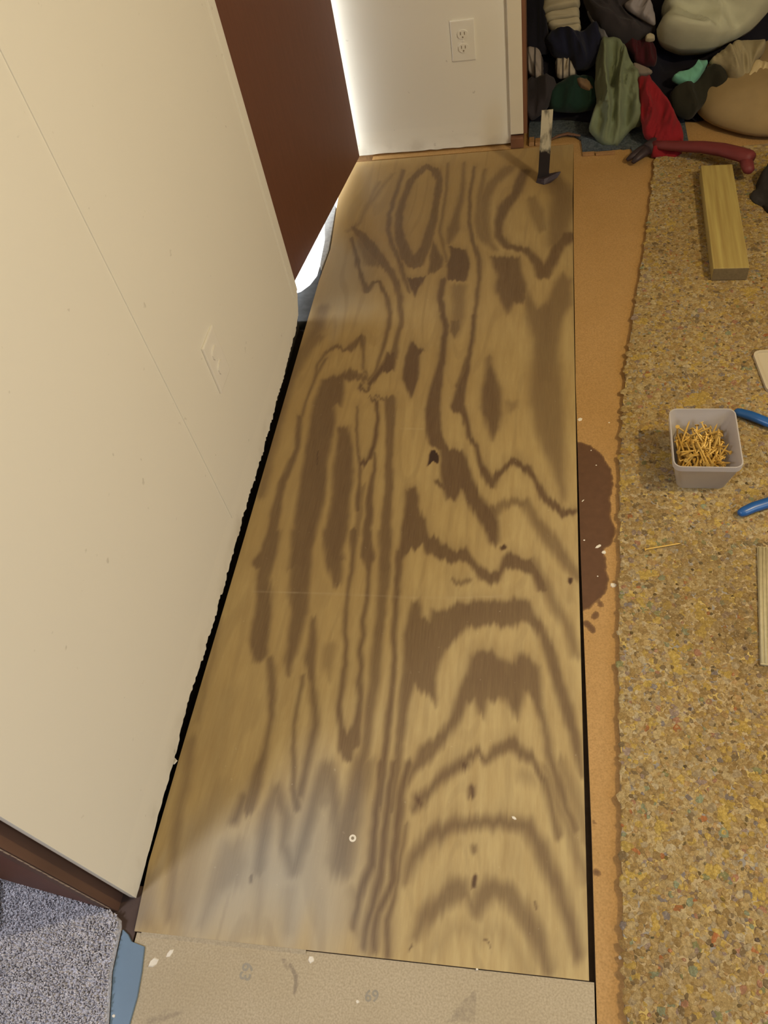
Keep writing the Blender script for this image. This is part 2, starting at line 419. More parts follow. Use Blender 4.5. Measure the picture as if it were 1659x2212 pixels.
# ------------------------------------------------------------------ measured data: figure of the plywood, stains, outlines of the clothes (metres)
SCR=[(1,.003,[(-.6168,.8599,.0015),(-.4789,.8595,.0015),(-.3624,.8585,.0014),(-.2603,.8555,.0014)]),(.8,.003,[(-.3009,.8569,.0014),(-.1917,.8575,.0013),(-.0856,.8659,.0013)]),(.8,.003,[(-.3501,1.3365,.0025),(-.294,1.3335,.0025)])]
GRAIN=[(.75,.006,[(-.4044,2.5402,.027),(-.4487,2.4611,.0267),(-.4614,2.3205,.023),(-.4613,2.2243,.0253),(-.4448,2.1306,.0301),(-.4131,2.0399,.0425),(-.3832,2.0033,.0471),(-.3604,2.0869,.0319),(-.3509,2.2122,.0274),(-.3504,2.3267,.0226),(-.3497,2.4478,.0233),(-.3729,2.5142,.0267),(-.4044,2.5402,.027)]),(.75,.006,[(-.4798,2.5293,.0121),(-.4884,2.4041,.0142),(-.4953,2.2757,.0149),(-.4889,2.1807,.0156),(-.4621,2.0967,.0141),(-.4303,2.0074,.0127),(-.4051,1.9227,.0134),(-.3895,1.8737,.0101)]),(.45,.01,[(-.5543,2.4647,.0157),(-.5799,2.3148,.0153),(-.5857,2.2379,.015),(-.6183,2.1942,.0149)]),(.45,.01,[(-.5132,2.5124,.0158),(-.5472,2.4117,.0155),(-.5785,2.3048,.0152)]),(.75,.006,[(-.6042,2.2115,.0172),(-.533,2.1035,.0386),(-.4974,2.0389,.0324),(-.4514,1.9673,.0236),(-.4253,1.9002,.0195),(-.4093,1.8285,.0171),(-.3962,1.7376,.0137),(-.398,1.6519,.0143),(-.4007,1.597,.0282),(-.4508,1.5193,.0093)]),(.8,.006,[(-.601,2.1554,.0113),(-.5664,2.0364,.0142),(-.535,1.9329,.0137),(-.5122,1.8827,.0208),(-.5024,1.9222,.0126),(-.4815,1.9206,.0136),(-.4525,1.8547,.0143),(-.4336,1.7844,.013),(-.4282,1.7031,.0127),(-.4335,1.6327,.0115),(-.4377,1.5582,.0103),(-.4545,1.5129,.0093)]),(.55,.014,[(-.6344,1.8126,.0365),(-.6331,1.7218,.0356),(-.6482,1.643,.035),(-.6613,1.5603,.0343)]),(.8,.006,[(-.6026,1.5049,.0086),(-.6042,1.5649,.0087),(-.5898,1.6192,.0088),(-.5659,1.6496,.0138),(-.5428,1.6275,.0107),(-.5245,1.6336,.0195),(-.5028,1.682,.0177),(-.4866,1.6214,.0077),(-.4766,1.5531,.0066),(-.4545,1.5129,.0056)]),(.75,.006,[(-.5411,1.5029,.0169),(-.5068,1.551,.017),(-.4638,1.5132,.0167)]),(.6,.006,[(-.3325,2.5515,.0107),(-.3234,2.4032,.0103),(-.3239,2.2751,.01),(-.3252,2.1635,.0097),(-.3062,2.0644,.0094),(-.291,2.0036,.0093)]),(.65,.009,[(-.277,2.5434,.0117),(-.2698,2.3962,.0147),(-.2786,2.2509,.0197),(-.2831,2.1682,.0375),(-.2934,2.0979,.0158)]),(.9,.006,[(-.2936,1.914,.0201),(-.2962,1.8283,.0177),(-.2747,1.7449,.0153),(-.2676,1.6592,.013),(-.27,1.5779,.0182),(-.2717,1.4938,.0244)]),(.55,.014,[(-.2465,1.8788,.0394),(-.2372,1.7499,.0356),(-.2409,1.6717,.0139)]),(.8,.006,[(-.241,2.5168,.0093),(-.247,2.3435,.0111),(-.2378,2.1998,.0118),(-.2211,2.0995,.0156),(-.1951,2.0034,.0131),(-.1897,1.9058,.0118),(-.1921,1.8211,.0125),(-.1926,1.7113,.0112),(-.1954,1.6079,.0118),(-.2086,1.5362,.0195),(-.214,1.4869,.0263)]),(.55,.009,[(-.2056,2.4906,.0126),(-.214,2.3394,.0199),(-.2112,2.1969,.0245),(-.1911,2.1141,.0239),(-.1578,2.0589,.0153)]),(.55,.012,[(-.1273,2.4899,.0395),(-.1791,2.4045,.039),(-.1971,2.3275,.0329),(-.1928,2.1949,.0265),(-.1743,2.0862,.0236),(-.1523,2.0499,.0152)]),(.85,.009,[(-.0768,2.462,.0333),(-.1009,2.3447,.0325),(-.1353,2.2626,.0384),(-.1482,2.19,.0273),(-.1452,2.1182,.0268),(-.1178,2.0636,.0263),(-.0624,2.0414,.0258),(-.0271,1.9722,.03),(-.0122,1.9231,.0429),(.0066,1.9693,.0365),(.0307,2.0493,.0342),(.0603,2.0973,.0443)]),(.5,.014,[(-.0521,2.3,.0318),(-.0353,2.223,.0467),(-.0191,2.1403,.0354)]),(.6,.02,[(.0104,2.4093,.0701),(.047,2.3068,.0782),(.031,2.1703,.0707),(.0258,2.0666,.0541)]),(.6,.01,[(-.1491,1.5793,.0178),(-.1444,1.4846,.0173)]),(.55,.012,[(-.6239,1.6845,.0334),(-.6599,1.6216,.0331),(-.6686,1.5189,.0293),(-.6683,1.4214,.0256),(-.6669,1.3112,.0248),(-.6667,1.2245,.0242),(-.6602,1.1264,.0234)]),(.8,.006,[(-.5845,1.5973,.0082),(-.5983,1.5445,.0081),(-.6072,1.4696,.008),(-.6096,1.4237,.0079),(-.6107,1.3863,.0078)]),(.8,.006,[(-.6163,1.3864,.0139),(-.6102,1.3282,.0151),(-.6023,1.2753,.0135),(-.6092,1.2176,.0159),(-.6166,1.165,.0183),(-.6153,1.1109,.0205),(-.6121,1.0496,.0251),(-.6098,1.0052,.0272),(-.6125,.962,.0293),(-.6206,.9337,.0339)]),(.8,.006,[(-.4921,1.6776,.0077),(-.4824,1.6011,.0058),(-.4691,1.5198,.0039),(-.4628,1.4961,.0034)]),(.9,.006,[(-.4703,1.4164,.0044),(-.4619,1.3436,.0053),(-.4449,1.2569,.0062),(-.436,1.2235,.0072),(-.43,1.1748,.0065),(-.4241,1.1277,.0149),(-.4197,1.0819,.0122)]),(1.05,.006,[(-.4424,1.4494,.0044),(-.4229,1.4264,.0092),(-.4096,1.3676,.0096),(-.4091,1.3251,.0095),(-.4098,1.2734,.0119),(-.4149,1.2366,.0133),(-.4317,1.2202,.0153)]),(.9,.006,[(-.4049,1.2565,.0077),(-.3955,1.207,.0101),(-.3973,1.1653,.0125),(-.397,1.1278,.0172),(-.3909,1.0673,.0193),(-.3894,1.0235,.0166),(-.3833,.9811,.0164),(-.3743,.9508,.0254)]),(.6,.006,[(-.4204,1.1526,.015),(-.4148,1.082,.0146),(-.411,1.0088,.0142)]),(.8,.006,[(-.3896,1.4404,.0298),(-.3769,1.3598,.0237),(-.3733,1.29,.0206),(-.3608,1.1908,.0199),(-.3553,1.128,.022),(-.3511,1.0386,.0237),(-.3414,.9819,.0232),(-.3362,.9242,.025)]),(.8,.006,[(-.4287,1.449,.0082),(-.4027,1.4371,.0081)]),(1.0,.006,[(-.4698,1.4963,.0084),(-.4748,1.4829,.0084),(-.4622,1.4729,.0083),(-.4489,1.4763,.0083),(-.4495,1.4898,.0083)]),(1.3,.004,[(-.5463,1.2611,.0058),(-.542,1.2206,.0058)]),(.95,.006,[(-.281,1.7625,.0174),(-.2701,1.7144,.0172),(-.2701,1.6331,.0168),(-.2697,1.5507,.0197),(-.2753,1.4676,.032),(-.2756,1.4012,.0377),(-.2698,1.3372,.0399),(-.26,1.2959,.0363),(-.2332,1.2635,.0238)]),(.95,.006,[(-.1947,1.7571,.012),(-.1967,1.6795,.0101),(-.1978,1.5906,.0131),(-.2031,1.5247,.016),(-.2099,1.4836,.0222),(-.2174,1.4128,.0342),(-.1964,1.3779,.0153),(-.1861,1.3358,.0121),(-.1824,1.303,.0119),(-.16,1.2747,.0118),(-.1479,1.2162,.0144),(-.1254,1.1673,.0198),(-.1189,1.149,.0112),(-.112,1.1822,.017),(-.0932,1.2084,.0142),(-.0712,1.2311,.0182),(-.0423,1.2045,.0168),(-.025,1.1711,.0138),(-.0053,1.1244,.0163),(.0137,1.1035,.0188),(.0376,1.0762,.0185),(.0588,1.0867,.0158)]),(.65,.01,[(-.118,1.0709,.0327),(-.1025,1.092,.0247),(-.0758,1.1098,.0219),(-.0457,1.1065,.0217),(-.0261,1.0652,.0213),(-.0044,1.0286,.0288),(.0191,.9899,.0309),(.0419,.9493,.0278),(.0615,.9191,.0224)]),(.8,.009,[(-.1159,1.0849,.0247),(-.1095,1.0035,.024)]),(.7,.006,[(-.1879,.9025,.0105),(-.1713,.8907,.0104),(-.154,.9035,.0104)]),(.9,.006,[(-.2455,1.1672,.0145),(-.2239,1.1505,.0143)]),(1.3,.004,[(-.0901,.9837,.0116),(-.0879,.9811,.0116)]),(1.5,.004,[(.05,.9111,.0094),(.0504,.9051,.0094)]),(.8,.008,[(-.6061,1.0174,.035),(-.6033,.962,.0374),(-.6028,.8912,.0305),(-.5882,.8407,.0328),(-.5829,.7918,.0381),(-.5778,.7445,.0432),(-.5658,.7053,.0311)]),(.75,.008,[(-.542,.7004,.0169),(-.5295,.6569,.0193),(-.5201,.6147,.019),(-.5138,.5738,.0107),(-.5099,.5209,.013),(-.5142,.4822,.0206),(-.5158,.4448,.0253),(-.5186,.4028,.0249)]),(.8,.009,[(-.5398,1.0185,.0502),(-.5255,.9459,.0488),(-.5178,.8767,.0446),(-.5019,.8111,.0348),(-.5039,.7634,.0285),(-.5031,.7174,.0224),(-.4995,.6731,.0083)]),(.8,.009,[(-.4682,1.0198,.0463),(-.4528,.9477,.0391),(-.434,.8894,.0176)]),(.8,.008,[(-.47,.7963,.0115),(-.4641,.7497,.0186),(-.4612,.7045,.0249),(-.4475,.6614,.0136),(-.437,.6196,.0133),(-.4244,.5661,.0156),(-.4248,.5268,.0128),(-.4253,.4887,.0126),(-.4283,.4395,.0149)]),(.75,.006,[(-.4677,.666,.0098),(-.4663,.6179,.008),(-.4635,.5635,.0079),(-.4582,.5245,.0077),(-.448,.487,.0101),(-.4431,.4504,.0125),(-.431,.4155,.0147)]),(.45,.012,[(-.4251,.7362,.0277),(-.4202,.6918,.0218),(-.4135,.669,.0054)]),(.85,.006,[(-.419,1.0206,.0183),(-.4109,.9487,.0107),(-.4093,.8635,.0081),(-.4047,.7989,.0085),(-.3906,.7378,.0094),(-.3863,.6936,.0092),(-.3857,.6647,.0107),(-.3845,.609,.0131),(-.3753,.5692,.0129),(-.3588,.5313,.0303),(-.3506,.5116,.02)]),(.85,.006,[(-.3886,1.0211,.0213),(-.3798,.96,.0297),(-.3704,.9151,.0111),(-.3638,.8486,.0097),(-.3653,.8005,.0095),(-.3581,.7697,.0094),(-.3618,.7392,.0104),(-.3526,.6953,.0107),(-.3529,.6609,.0133),(-.3449,.6251,.0104),(-.3458,.5791,.0154),(-.3504,.5422,.0329)]),(.75,.008,[(-.3492,1.0217,.0301),(-.3355,.9161,.0261),(-.3326,.8497,.0226),(-.3298,.7864,.0221),(-.3232,.6968,.0214),(-.3247,.6126,.0207),(-.3223,.5596,.0203),(-.3232,.4961,.0198),(-.3258,.4475,.0218),(-.3262,.4184,.0239)]),(.85,.006,[(-.3099,.9686,.0176),(-.3036,.867,.0141),(-.2995,.7876,.0124),(-.2904,.713,.0107),(-.2862,.6149,.0144),(-.2831,.5114,.0138),(-.281,.422,.0119)]),(.75,.006,[(-.2632,.8329,.0166),(-.2661,.7586,.0162),(-.2643,.6714,.0157),(-.2626,.5897,.0152),(-.2586,.5132,.0147),(-.2598,.4237,.0142)]),(.45,.012,[(-.6776,.788,.012),(-.6654,.7095,.0116),(-.6652,.6349,.0113),(-.6595,.5646,.011)]),(.28,.03,[(-.6139,.6234,.0361),(-.6061,.5408,.0349),(-.5923,.439,.0335)]),(.81,.009,[(-.2215,.425,.0137),(-.2117,.4415,.0207),(-.1909,.466,.0185),(-.1679,.4958,.0186),(-.1459,.514,.021),(-.119,.5327,.0163),(-.1,.5244,.0139),(-.0846,.5423,.0232),(-.0548,.5541,.0255),(-.0406,.5406,.0207),(-.0152,.5234,.0204),(.0031,.4992,.0156),(.0121,.466,.0132),(.0251,.409,.0128)]),(1.15,.012,[(-.2137,.4425,.0184),(-.2115,.4393,.0184)]),(1.15,.011,[(-.1413,.5155,.0168),(-.1388,.5133,.0168)]),(1.0,.007,[(-.1236,.4712,.01),(-.1224,.4668,.01)]),(.39,.014,[(-.0351,.501,.0226),(-.0237,.4926,.0224)]),(.62,.012,[(-.0269,.9507,.0188),(.0029,.8875,.0234),(.021,.8421,.0229),(.0435,.7986,.0199),(.0576,.7424,.017)]),(.28,.012,[(.0547,.8954,.0155),(.0492,.8644,.0153)]),(.77,.012,[(-.2225,.3091,.0104),(-.2111,.3494,.0211),(-.1878,.3817,.0266),(-.1628,.4018,.0266),(-.137,.4131,.0239),(-.1003,.42,.0238),(-.0581,.4171,.0235),(-.0269,.4158,.0259),(-.006,.3874,.028),(.0068,.3592,.0275),(.0266,.3231,.0245),(.0407,.279,.0215),(.0519,.2366,.0187)]),(.7,.012,[(-.1962,.2327,.015),(-.1865,.2609,.0252),(-.1633,.2839,.0303),(-.1347,.3078,.0381),(-.1187,.2952,.0151),(-.105,.2758,.0174),(-.0938,.2999,.03),(-.0796,.3154,.0301),(-.0543,.3084,.0323),(-.0314,.2808,.0317),(-.0092,.2518,.0287),(.0077,.2108,.0234)]),(.64,.014,[(-.3135,.5023,.0288),(-.3195,.4453,.0282),(-.3232,.3778,.0247),(-.3241,.3143,.0214)]),(.9,.008,[(-.2877,.5041,.0158),(-.2859,.4479,.0154),(-.2851,.3811,.0163),(-.2808,.3306,.016),(-.2975,.2804,.0131),(-.2982,.2337,.0102)]),(.9,.008,[(-.2648,.5058,.0143),(-.2664,.4494,.0153),(-.2645,.3699,.0162),(-.266,.3196,.0145),(-.276,.2589,.0129),(-.2772,.2132,.0101)]),(.9,.008,[(-.2393,.5076,.017),(-.247,.4509,.0153),(-.2457,.3716,.0161),(-.2435,.3095,.0157),(-.2632,.2602,.0128),(-.2606,.2039,.01)]),(.83,.006,[(-.2326,.3986,.0054),(-.2334,.3349,.0063),(-.2356,.2982,.0067),(-.2464,.2503,.0102),(-.2399,.1995,.0089)]),(.58,.012,[(.0032,.5251,.0161),(.0166,.485,.0185),(.0346,.4338,.018),(.0495,.3972,.0176),(.0681,.3387,.0146)]),(.51,.012,[(.0299,.5271,.0214),(.0555,.4614,.0207),(.0695,.3989,.02)]),(.32,.02,[(-.1625,.2185,.0221),(-.1402,.2474,.0223),(-.1108,.2504,.0221),(-.0908,.2435,.0219),(-.0671,.257,.0219),(-.0421,.231,.0215),(-.0225,.2033,.0211)]),(1.5,.005,[(-.1085,.3269,.0066),(-.1076,.3127,.0066)]),(1.1,.006,[(-.1227,.4743,.0114),(-.1215,.4635,.0114)]),(.8,.006,[(-.1141,.3767,.0094),(-.1127,.3706,.0093)]),(1.1,.003,[(-.0123,.3009,.0024),(-.0097,.2897,.0024)]),(1.0,.003,[(-.2361,.303,.0026),(-.2368,.2933,.0026)]),(1.2,.003,[(-.0881,.2372,.0024),(-.08,.2304,.0024)]),(1.0,.003,[(-.2047,.2185,.0045),(-.203,.2165,.0045)]),(.54,.012,[(-.6607,.5224,.0176),(-.6493,.4531,.0171),(-.6506,.3996,.0167),(-.64,.3368,.0162),(-.6238,.2663,.0183),(-.612,.2108,.0153)]),(.38,.03,[(-.5838,.4445,.0363),(-.5892,.3916,.0383),(-.599,.3281,.0401),(-.5952,.269,.039),(-.595,.2236,.0332)]),(.77,.01,[(-.5331,.422,.0164),(-.5393,.3804,.0161)]),(.64,.012,[(-.4777,.3032,.0205),(-.4814,.4004,.0241),(-.4737,.4397,.0244),(-.4458,.3982,.0212),(-.4418,.3541,.0156),(-.4143,.3091,.0152)]),(.64,.012,[(-.4118,.3093,.0177),(-.4057,.3572,.0206),(-.3992,.4197,.0238),(-.3896,.4858,.0325),(-.3598,.4229,.0236),(-.347,.3623,.0204),(-.3269,.3171,.0224)]),(.7,.016,[(-.3245,.504,.0322),(-.3286,.4254,.039),(-.3363,.3753,.0434),(-.3362,.3278,.04)]),(.77,.008,[(-.4424,.4474,.0135),(-.4309,.4172,.0133)]),(.32,.015,[(-.47,.2923,.0153),(-.4572,.2155,.0147)]),(.32,.015,[(-.4149,.2747,.02),(-.4086,.2204,.0195)]),(1.2,.004,[(-.4873,.2907,.0036),(-.4844,.2829,.0036)]),(.45,.012,[(-.3069,.285,.0146),(-.2939,.232,.0142)])]
GRAINP=[(1.0,.005,[(-.4039,1.9348),(-.3459,1.9382),(-.369,1.8449)]),(.8,.006,[(-.3425,2.1204),(-.3019,2.0129),(-.3013,1.9754),(-.3416,1.946),(-.3449,2.0337)]),(.6,.014,[(-.5927,2.173),(-.5369,2.1308),(-.4889,2.0554),(-.4916,1.9958),(-.5355,2.008),(-.5676,2.0802)]),(1.0,.006,[(-.292,2.0803),(-.2389,2.058),(-.2218,1.9892),(-.229,1.9089),(-.2836,1.9132),(-.2896,1.9868),(-.2827,2.028)]),(.85,.01,[(-.1659,2.0175),(-.0814,2.0098),(-.0748,1.9442),(-.059,1.8801),(-.0575,1.8118),(-.0663,1.7902),(-.0898,1.7992),(-.1067,1.7491),(-.1275,1.8092),(-.1437,1.8557),(-.1423,1.9338)]),(.65,.012,[(-.0667,1.805),(-.0587,1.8647),(-.0247,1.7729),(-.0066,1.7935),(.0209,1.8893),(.0397,1.9267),(.0628,1.886),(.0615,1.7817),(.0387,1.726),(.0295,1.6306),(.0207,1.4791),(-.0295,1.4808),(-.0361,1.6338),(-.051,1.7172)]),(.85,.009,[(-.5845,1.5159),(-.555,1.5268),(-.5277,1.5338),(-.5093,1.5613),(-.4821,1.5321),(-.4679,1.5119),(-.5187,1.5136),(-.5115,1.4514),(-.5121,1.4212),(-.5308,1.4179),(-.5187,1.3625),(-.5176,1.3091),(-.516,1.2239),(-.5065,1.1845),(-.5033,1.1086),(-.505,1.0363),(-.5062,.9644),(-.5072,.9196),(-.5497,.9184),(-.5581,1.0061),(-.5694,1.1112),(-.5756,1.2075),(-.5815,1.2925),(-.5878,1.3821),(-.5872,1.4383)]),(.85,.009,[(-.5102,1.3444),(-.4845,1.3511),(-.4618,1.2739),(-.4463,1.1909),(-.444,1.1276),(-.4301,1.0085),(-.4351,.966),(-.4273,.9468),(-.439,.9328),(-.4587,.9378),(-.4754,.9791),(-.4855,1.0365),(-.489,1.1273),(-.4978,1.2238),(-.504,1.2916)]),(1.0,.006,[(-.42,1.6148),(-.3948,1.6178),(-.3898,1.5767),(-.3915,1.5446),(-.4213,1.5378),(-.4383,1.4991),(-.4472,1.4839),(-.4556,1.5036),(-.4409,1.5386),(-.4232,1.574)]),(.9,.006,[(-.3091,1.1499),(-.2921,1.1499),(-.2843,1.0982),(-.2601,1.0514),(-.254,.9893),(-.2957,.9664),(-.3068,.925),(-.3114,.9249),(-.3123,1.0106),(-.3113,1.0831)]),(1.0,.006,[(-.3569,1.6575),(-.3204,1.6157),(-.3324,1.6015),(-.3242,1.5058),(-.3357,1.4469),(-.3652,1.5072),(-.3706,1.5983)]),(.75,.006,[(-.2585,1.7399),(-.2313,1.7435),(-.228,1.6966),(-.2423,1.6618),(-.2582,1.6931)]),(.95,.008,[(-.2491,1.2756),(-.2279,1.2714),(-.1916,1.2631),(-.1773,1.224),(-.166,1.1822),(-.1466,1.1416),(-.1218,1.0918),(-.1011,1.0574),(-.1011,.9939),(-.1198,.9968),(-.1388,1.0501),(-.1697,1.1055),(-.1862,1.1415),(-.1982,1.1124),(-.2185,1.1195),(-.2333,1.1597),(-.244,1.2166)]),(.85,.01,[(-.1449,1.5692),(-.1336,1.5313),(-.1119,1.4626),(-.1054,1.376),(-.1124,1.3264),(-.1257,1.2942),(-.1395,1.335),(-.158,1.3984),(-.1585,1.464),(-.1526,1.532)]),(.45,.012,[(-.1042,1.4229),(-.0678,1.4219),(-.0671,1.3963),(-.0906,1.3799)]),(.6,.014,[(-.06,1.7487),(-.0349,1.6217),(-.04,1.5508),(-.0406,1.4169),(-.0242,1.3129),(-.0093,1.2615),(.0135,1.1969),(.0325,1.1141),(.0405,1.1142),(.041,1.1785),(.0421,1.332),(.037,1.458),(.0283,1.5948),(.0287,1.7432)]),(.9,.007,[(-.3156,1.1409),(-.2964,1.1521),(-.2846,1.1227),(-.2809,1.0867),(-.2594,1.0414),(-.2482,1.011),(-.229,1.0113),(-.2193,.9948),(-.1827,.9758),(-.1675,.9892),(-.1556,.9699),(-.1326,.9385),(-.1134,.9202),(-.0982,.9268),(-.089,.9554),(-.0765,.9717),(-.0451,.9628),(-.027,.9601),(-.019,.9415),(-.0009,.9081),(.0092,.8778),(-.0156,.877),(-.0262,.9165),(-.0495,.9313),(-.0827,.9273),(-.0945,.8992),(-.1067,.8866),(-.1306,.9011),(-.1538,.9411),(-.1755,.9501),(-.1963,.9432),(-.2241,.9553),(-.2522,.9677),(-.2654,.9905),(-.295,.9833),(-.3022,.9502),(-.2953,.8676),(-.3006,.8675),(-.3085,.9339),(-.3111,1.0511)]),(1.9,.004,[(-.2664,1.2678),(-.2497,1.2478),(-.2506,1.2243),(-.2726,1.2225),(-.2709,1.2519)]),(.5,.014,[(-.3873,.504),(-.3641,.4565),(-.3477,.4166),(-.4056,.4119),(-.4007,.4658)]),(.82,.008,[(-.2695,.8469),(-.2538,.8538),(-.2438,.8077),(-.2301,.8052),(-.2274,.8329),(-.2107,.8273),(-.1901,.8373),(-.1748,.8472),(-.1531,.8418),(-.1406,.8531),(-.0955,.85),(-.0694,.8541),(-.0645,.8635),(-.0435,.8611),(-.0277,.8494),(-.0196,.8256),(.0035,.7882),(.021,.7491),(.0282,.7135),(.04,.6739),(.0513,.6356),(.0641,.5743),(.0672,.504),(.0606,.5035),(.0415,.585),(.0162,.6725),(.004,.7122),(-.0113,.7703),(-.0242,.7928),(-.0474,.8066),(-.0647,.7882),(-.0881,.799),(-.1137,.7949),(-.1496,.7875),(-.1687,.7632),(-.1901,.739),(-.2003,.7073),(-.2025,.6739),(-.1969,.6391),(-.2004,.623),(-.2143,.6381),(-.2359,.653),(-.2415,.6581),(-.2486,.6308),(-.2523,.553),(-.2616,.5275),(-.2681,.6032),(-.2699,.6841),(-.2772,.7701)]),(.8,.009,[(-.1312,.739),(-.1008,.7404),(-.0648,.7142),(-.0575,.7201),(-.0482,.7401),(-.028,.7271),(-.0106,.7087),(-.0053,.6713),(-.0001,.6197),(.0117,.5708),(.0254,.524),(.0447,.4575),(.0611,.412),(.0463,.4108),(.0252,.467),(.0074,.5227),(-.0069,.5991),(-.0216,.6364),(-.0363,.6537),(-.0492,.6015),(-.0693,.6335),(-.0817,.6432),(-.1008,.6369),(-.1086,.6003),(-.1185,.6047),(-.1272,.6301),(-.1392,.6267),(-.1533,.5847),(-.1787,.5407),(-.2066,.5072),(-.2239,.4916),(-.2334,.4698),(-.2404,.4692),(-.2386,.4953),(-.2221,.5426),(-.2041,.5562),(-.1857,.5675),(-.1711,.5963),(-.1585,.6574),(-.1455,.6852),(-.143,.7242)]),(.5,.02,[(-.5492,.3447),(-.5155,.3501),(-.501,.3129),(-.5028,.2777),(-.5338,.2565),(-.551,.206),(-.5585,.2052),(-.5642,.2719),(-.5568,.3126)]),(.5,.02,[(-.6812,.2845),(-.66,.2865),(-.6365,.1973),(-.678,.1953),(-.6923,.2367)])]
GREYSHEEN=[(1,.11,[(-.5837,.3417),(-.4936,.3943),(-.3983,.4586),(-.337,.4122),(-.3071,.3189),(-.3097,.2411),(-.3637,.2039),(-.4998,.2047),(-.5691,.2063),(-.5982,.2345)]),(.6,.05,[(-.7147,.2935),(-.6615,.2911),(-.6144,.2018),(-.678,.1953)]),(.55,.09,[(-.6643,2.1343),(-.5579,2.0881),(-.4908,1.8033),(-.57,1.733),(-.6605,1.8143)])]
STAIN=[(1,.004,[(.0656,1.2891),(.0796,1.2873),(.098,1.2773),(.1205,1.2547),(.1332,1.2263),(.1425,1.2047),(.1451,1.1595),(.1408,1.1359),(.1369,1.1213),(.1379,1.0927),(.1349,1.0701),(.1455,1.0426),(.1404,1.0234),(.1342,.9992),(.1179,.9856),(.1216,.97),(.1215,.939),(.1255,.9114),(.1183,.8815),(.1037,.864),(.0871,.8442),(.0689,.8364),(.0589,.836)])]
STAINS=[(.85,.004,[(.1055,.8593,.012),(.1073,.8521,.012)]),(.85,.004,[(.0967,.8327,.0139),(.0946,.8255,.0139)]),(.9,.004,[(.0784,.8109,.0159),(.0898,.7974,.0157)]),(.5,.004,[(.0834,.7766,.007),(.0813,.7697,.007)]),(.6,.003,[(.1481,1.0787,.0043),(.1498,1.0689,.0043)]),(.5,.003,[(.0837,.75,.0035),(.0971,.757,.0035)]),(.5,.004,[(.0985,.6311,.005),(.1017,.6325,.005)]),(.4,.006,[(.1084,.5854,.0082),(.1104,.5856,.0082)]),(.8,.005,[(.0816,.432,.0085),(.0837,.4304,.0085)]),(.9,.006,[(.0819,.3541,.0113),(.0867,.3521,.0112)]),(.64,.006,[(.0829,.4327,.0076),(.0853,.4313,.0076)])]
BOT=[(.5,.006,[(-.4048,.1795,.0136),(-.399,.1695,.016),(-.3948,.1615,.0073)]),(.75,.006,[(-.3918,.1713,.0074),(-.3816,.1577,.0097),(-.3771,.1447,.0085),(-.3781,.1344,.0072)]),(.3,.012,[(-.4227,.1356,.0073),(-.4037,.1336,.0073),(-.3868,.1293,.0072)]),(.4,.008,[(-.5078,.143,.0088),(-.5019,.1352,.0087)]),(.35,.006,[(-.5011,.1228,.0062),(-.5032,.1072,.0061),(-.5016,.0922,.0061)]),(.35,.01,[(-.4863,.1538,.0075),(-.4821,.1374,.0074)]),(.4,.006,[(-.4372,.1444,.0061),(-.4343,.1426,.0061)]),(.35,.006,[(-.4401,.1461,.0049),(-.44,.1296,.0049)]),(.4,.003,[(-.5077,.1622,.003),(-.4995,.1652,.003),(-.4984,.1707,.003)]),(.45,.004,[(-.539,.1719,.0051),(-.5363,.1646,.0051)]),(.2,.012,[(-.5304,.1598,.0177),(-.5239,.1182,.0174)]),(.3,.005,[(-.4393,.1641,.005),(-.4363,.1623,.005)]),(.5,.002,[(-.548,.1759,.0015),(-.4837,.1788,.0015),(-.4453,.179,.0015),(-.4301,.1795,.0015),(-.4288,.1653,.0015)]),(.35,.01,[(-.5783,.1704,.0172),(-.5778,.1398,.017)]),(.4,.016,[(-.5825,.0854,.0331),(-.5549,.0785,.0328)]),(.6,.012,[(-.6029,.0696,.0145),(-.5533,.0871,.0144)]),(.3,.02,[(-.614,.1503,.0193),(-.5751,.1454,.0191)]),(.35,.002,[(-.3145,.1869,.0022),(-.311,.1329,.0022)]),(.35,.002,[(-.2862,.1636,.0022),(-.2851,.1335,.0022)]),(.5,.002,[(-.1839,.1924,.0027),(-.1787,.1156,.0026)]),(.4,.003,[(.0271,.1818,.0046),(.0276,.1773,.0046)]),(.3,.01,[(-.1761,.1826,.0134),(-.1543,.1779,.0133)]),(.5,.002,[(-.0405,.1857,.0018),(-.0402,.1316,.0018)]),(.5,.002,[(-.0405,.1857,.0016),(.0056,.1907,.0015),(.0059,.1369,.0015)]),(.25,.002,[(-.2364,.1643,.0022),(-.2306,.1097,.0021)])]
BOTP=[(.5,.004,[(-.0959,.175),(-.0931,.1255),(-.144,.1196),(-.123,.1493)]),(.4,.005,[(-.0697,.1711),(-.0607,.1721),(-.0577,.1296),(-.0703,.1281)])]
PADMARK=[(.55,.03,[(.2688,.987,.0439),(.2672,.9432,.0501),(.2506,.9087,.0406),(.2364,.8452,.0398),(.2354,.78,.0259)]),(.5,.06,[(.3064,.9731,.0958),(.3595,.9457,.0936),(.3385,.8624,.0912),(.3413,.7974,.0889)]),(.8,.008,[(.3467,.9887,.0114),(.3773,.9981,.0136),(.4359,1.0023,.0134)]),(.75,.008,[(.3351,.8516,.0065),(.3631,.8527,.0108),(.3771,.8297,.0149)]),(.7,.012,[(.3443,.7381,.0083),(.3582,.7196,.0163),(.3946,.7216,.0162)]),(.6,.02,[(.3545,.7854,.0252),(.365,.7709,.025)]),(.5,.006,[(.3187,.9822,.0068),(.3364,.9782,.0068)]),(.45,.02,[(.2319,1.0532,.0526),(.2228,1.0943,.0534)]),(.3,.03,[(.4173,1.128,.0282),(.4498,1.0965,.0277)])]
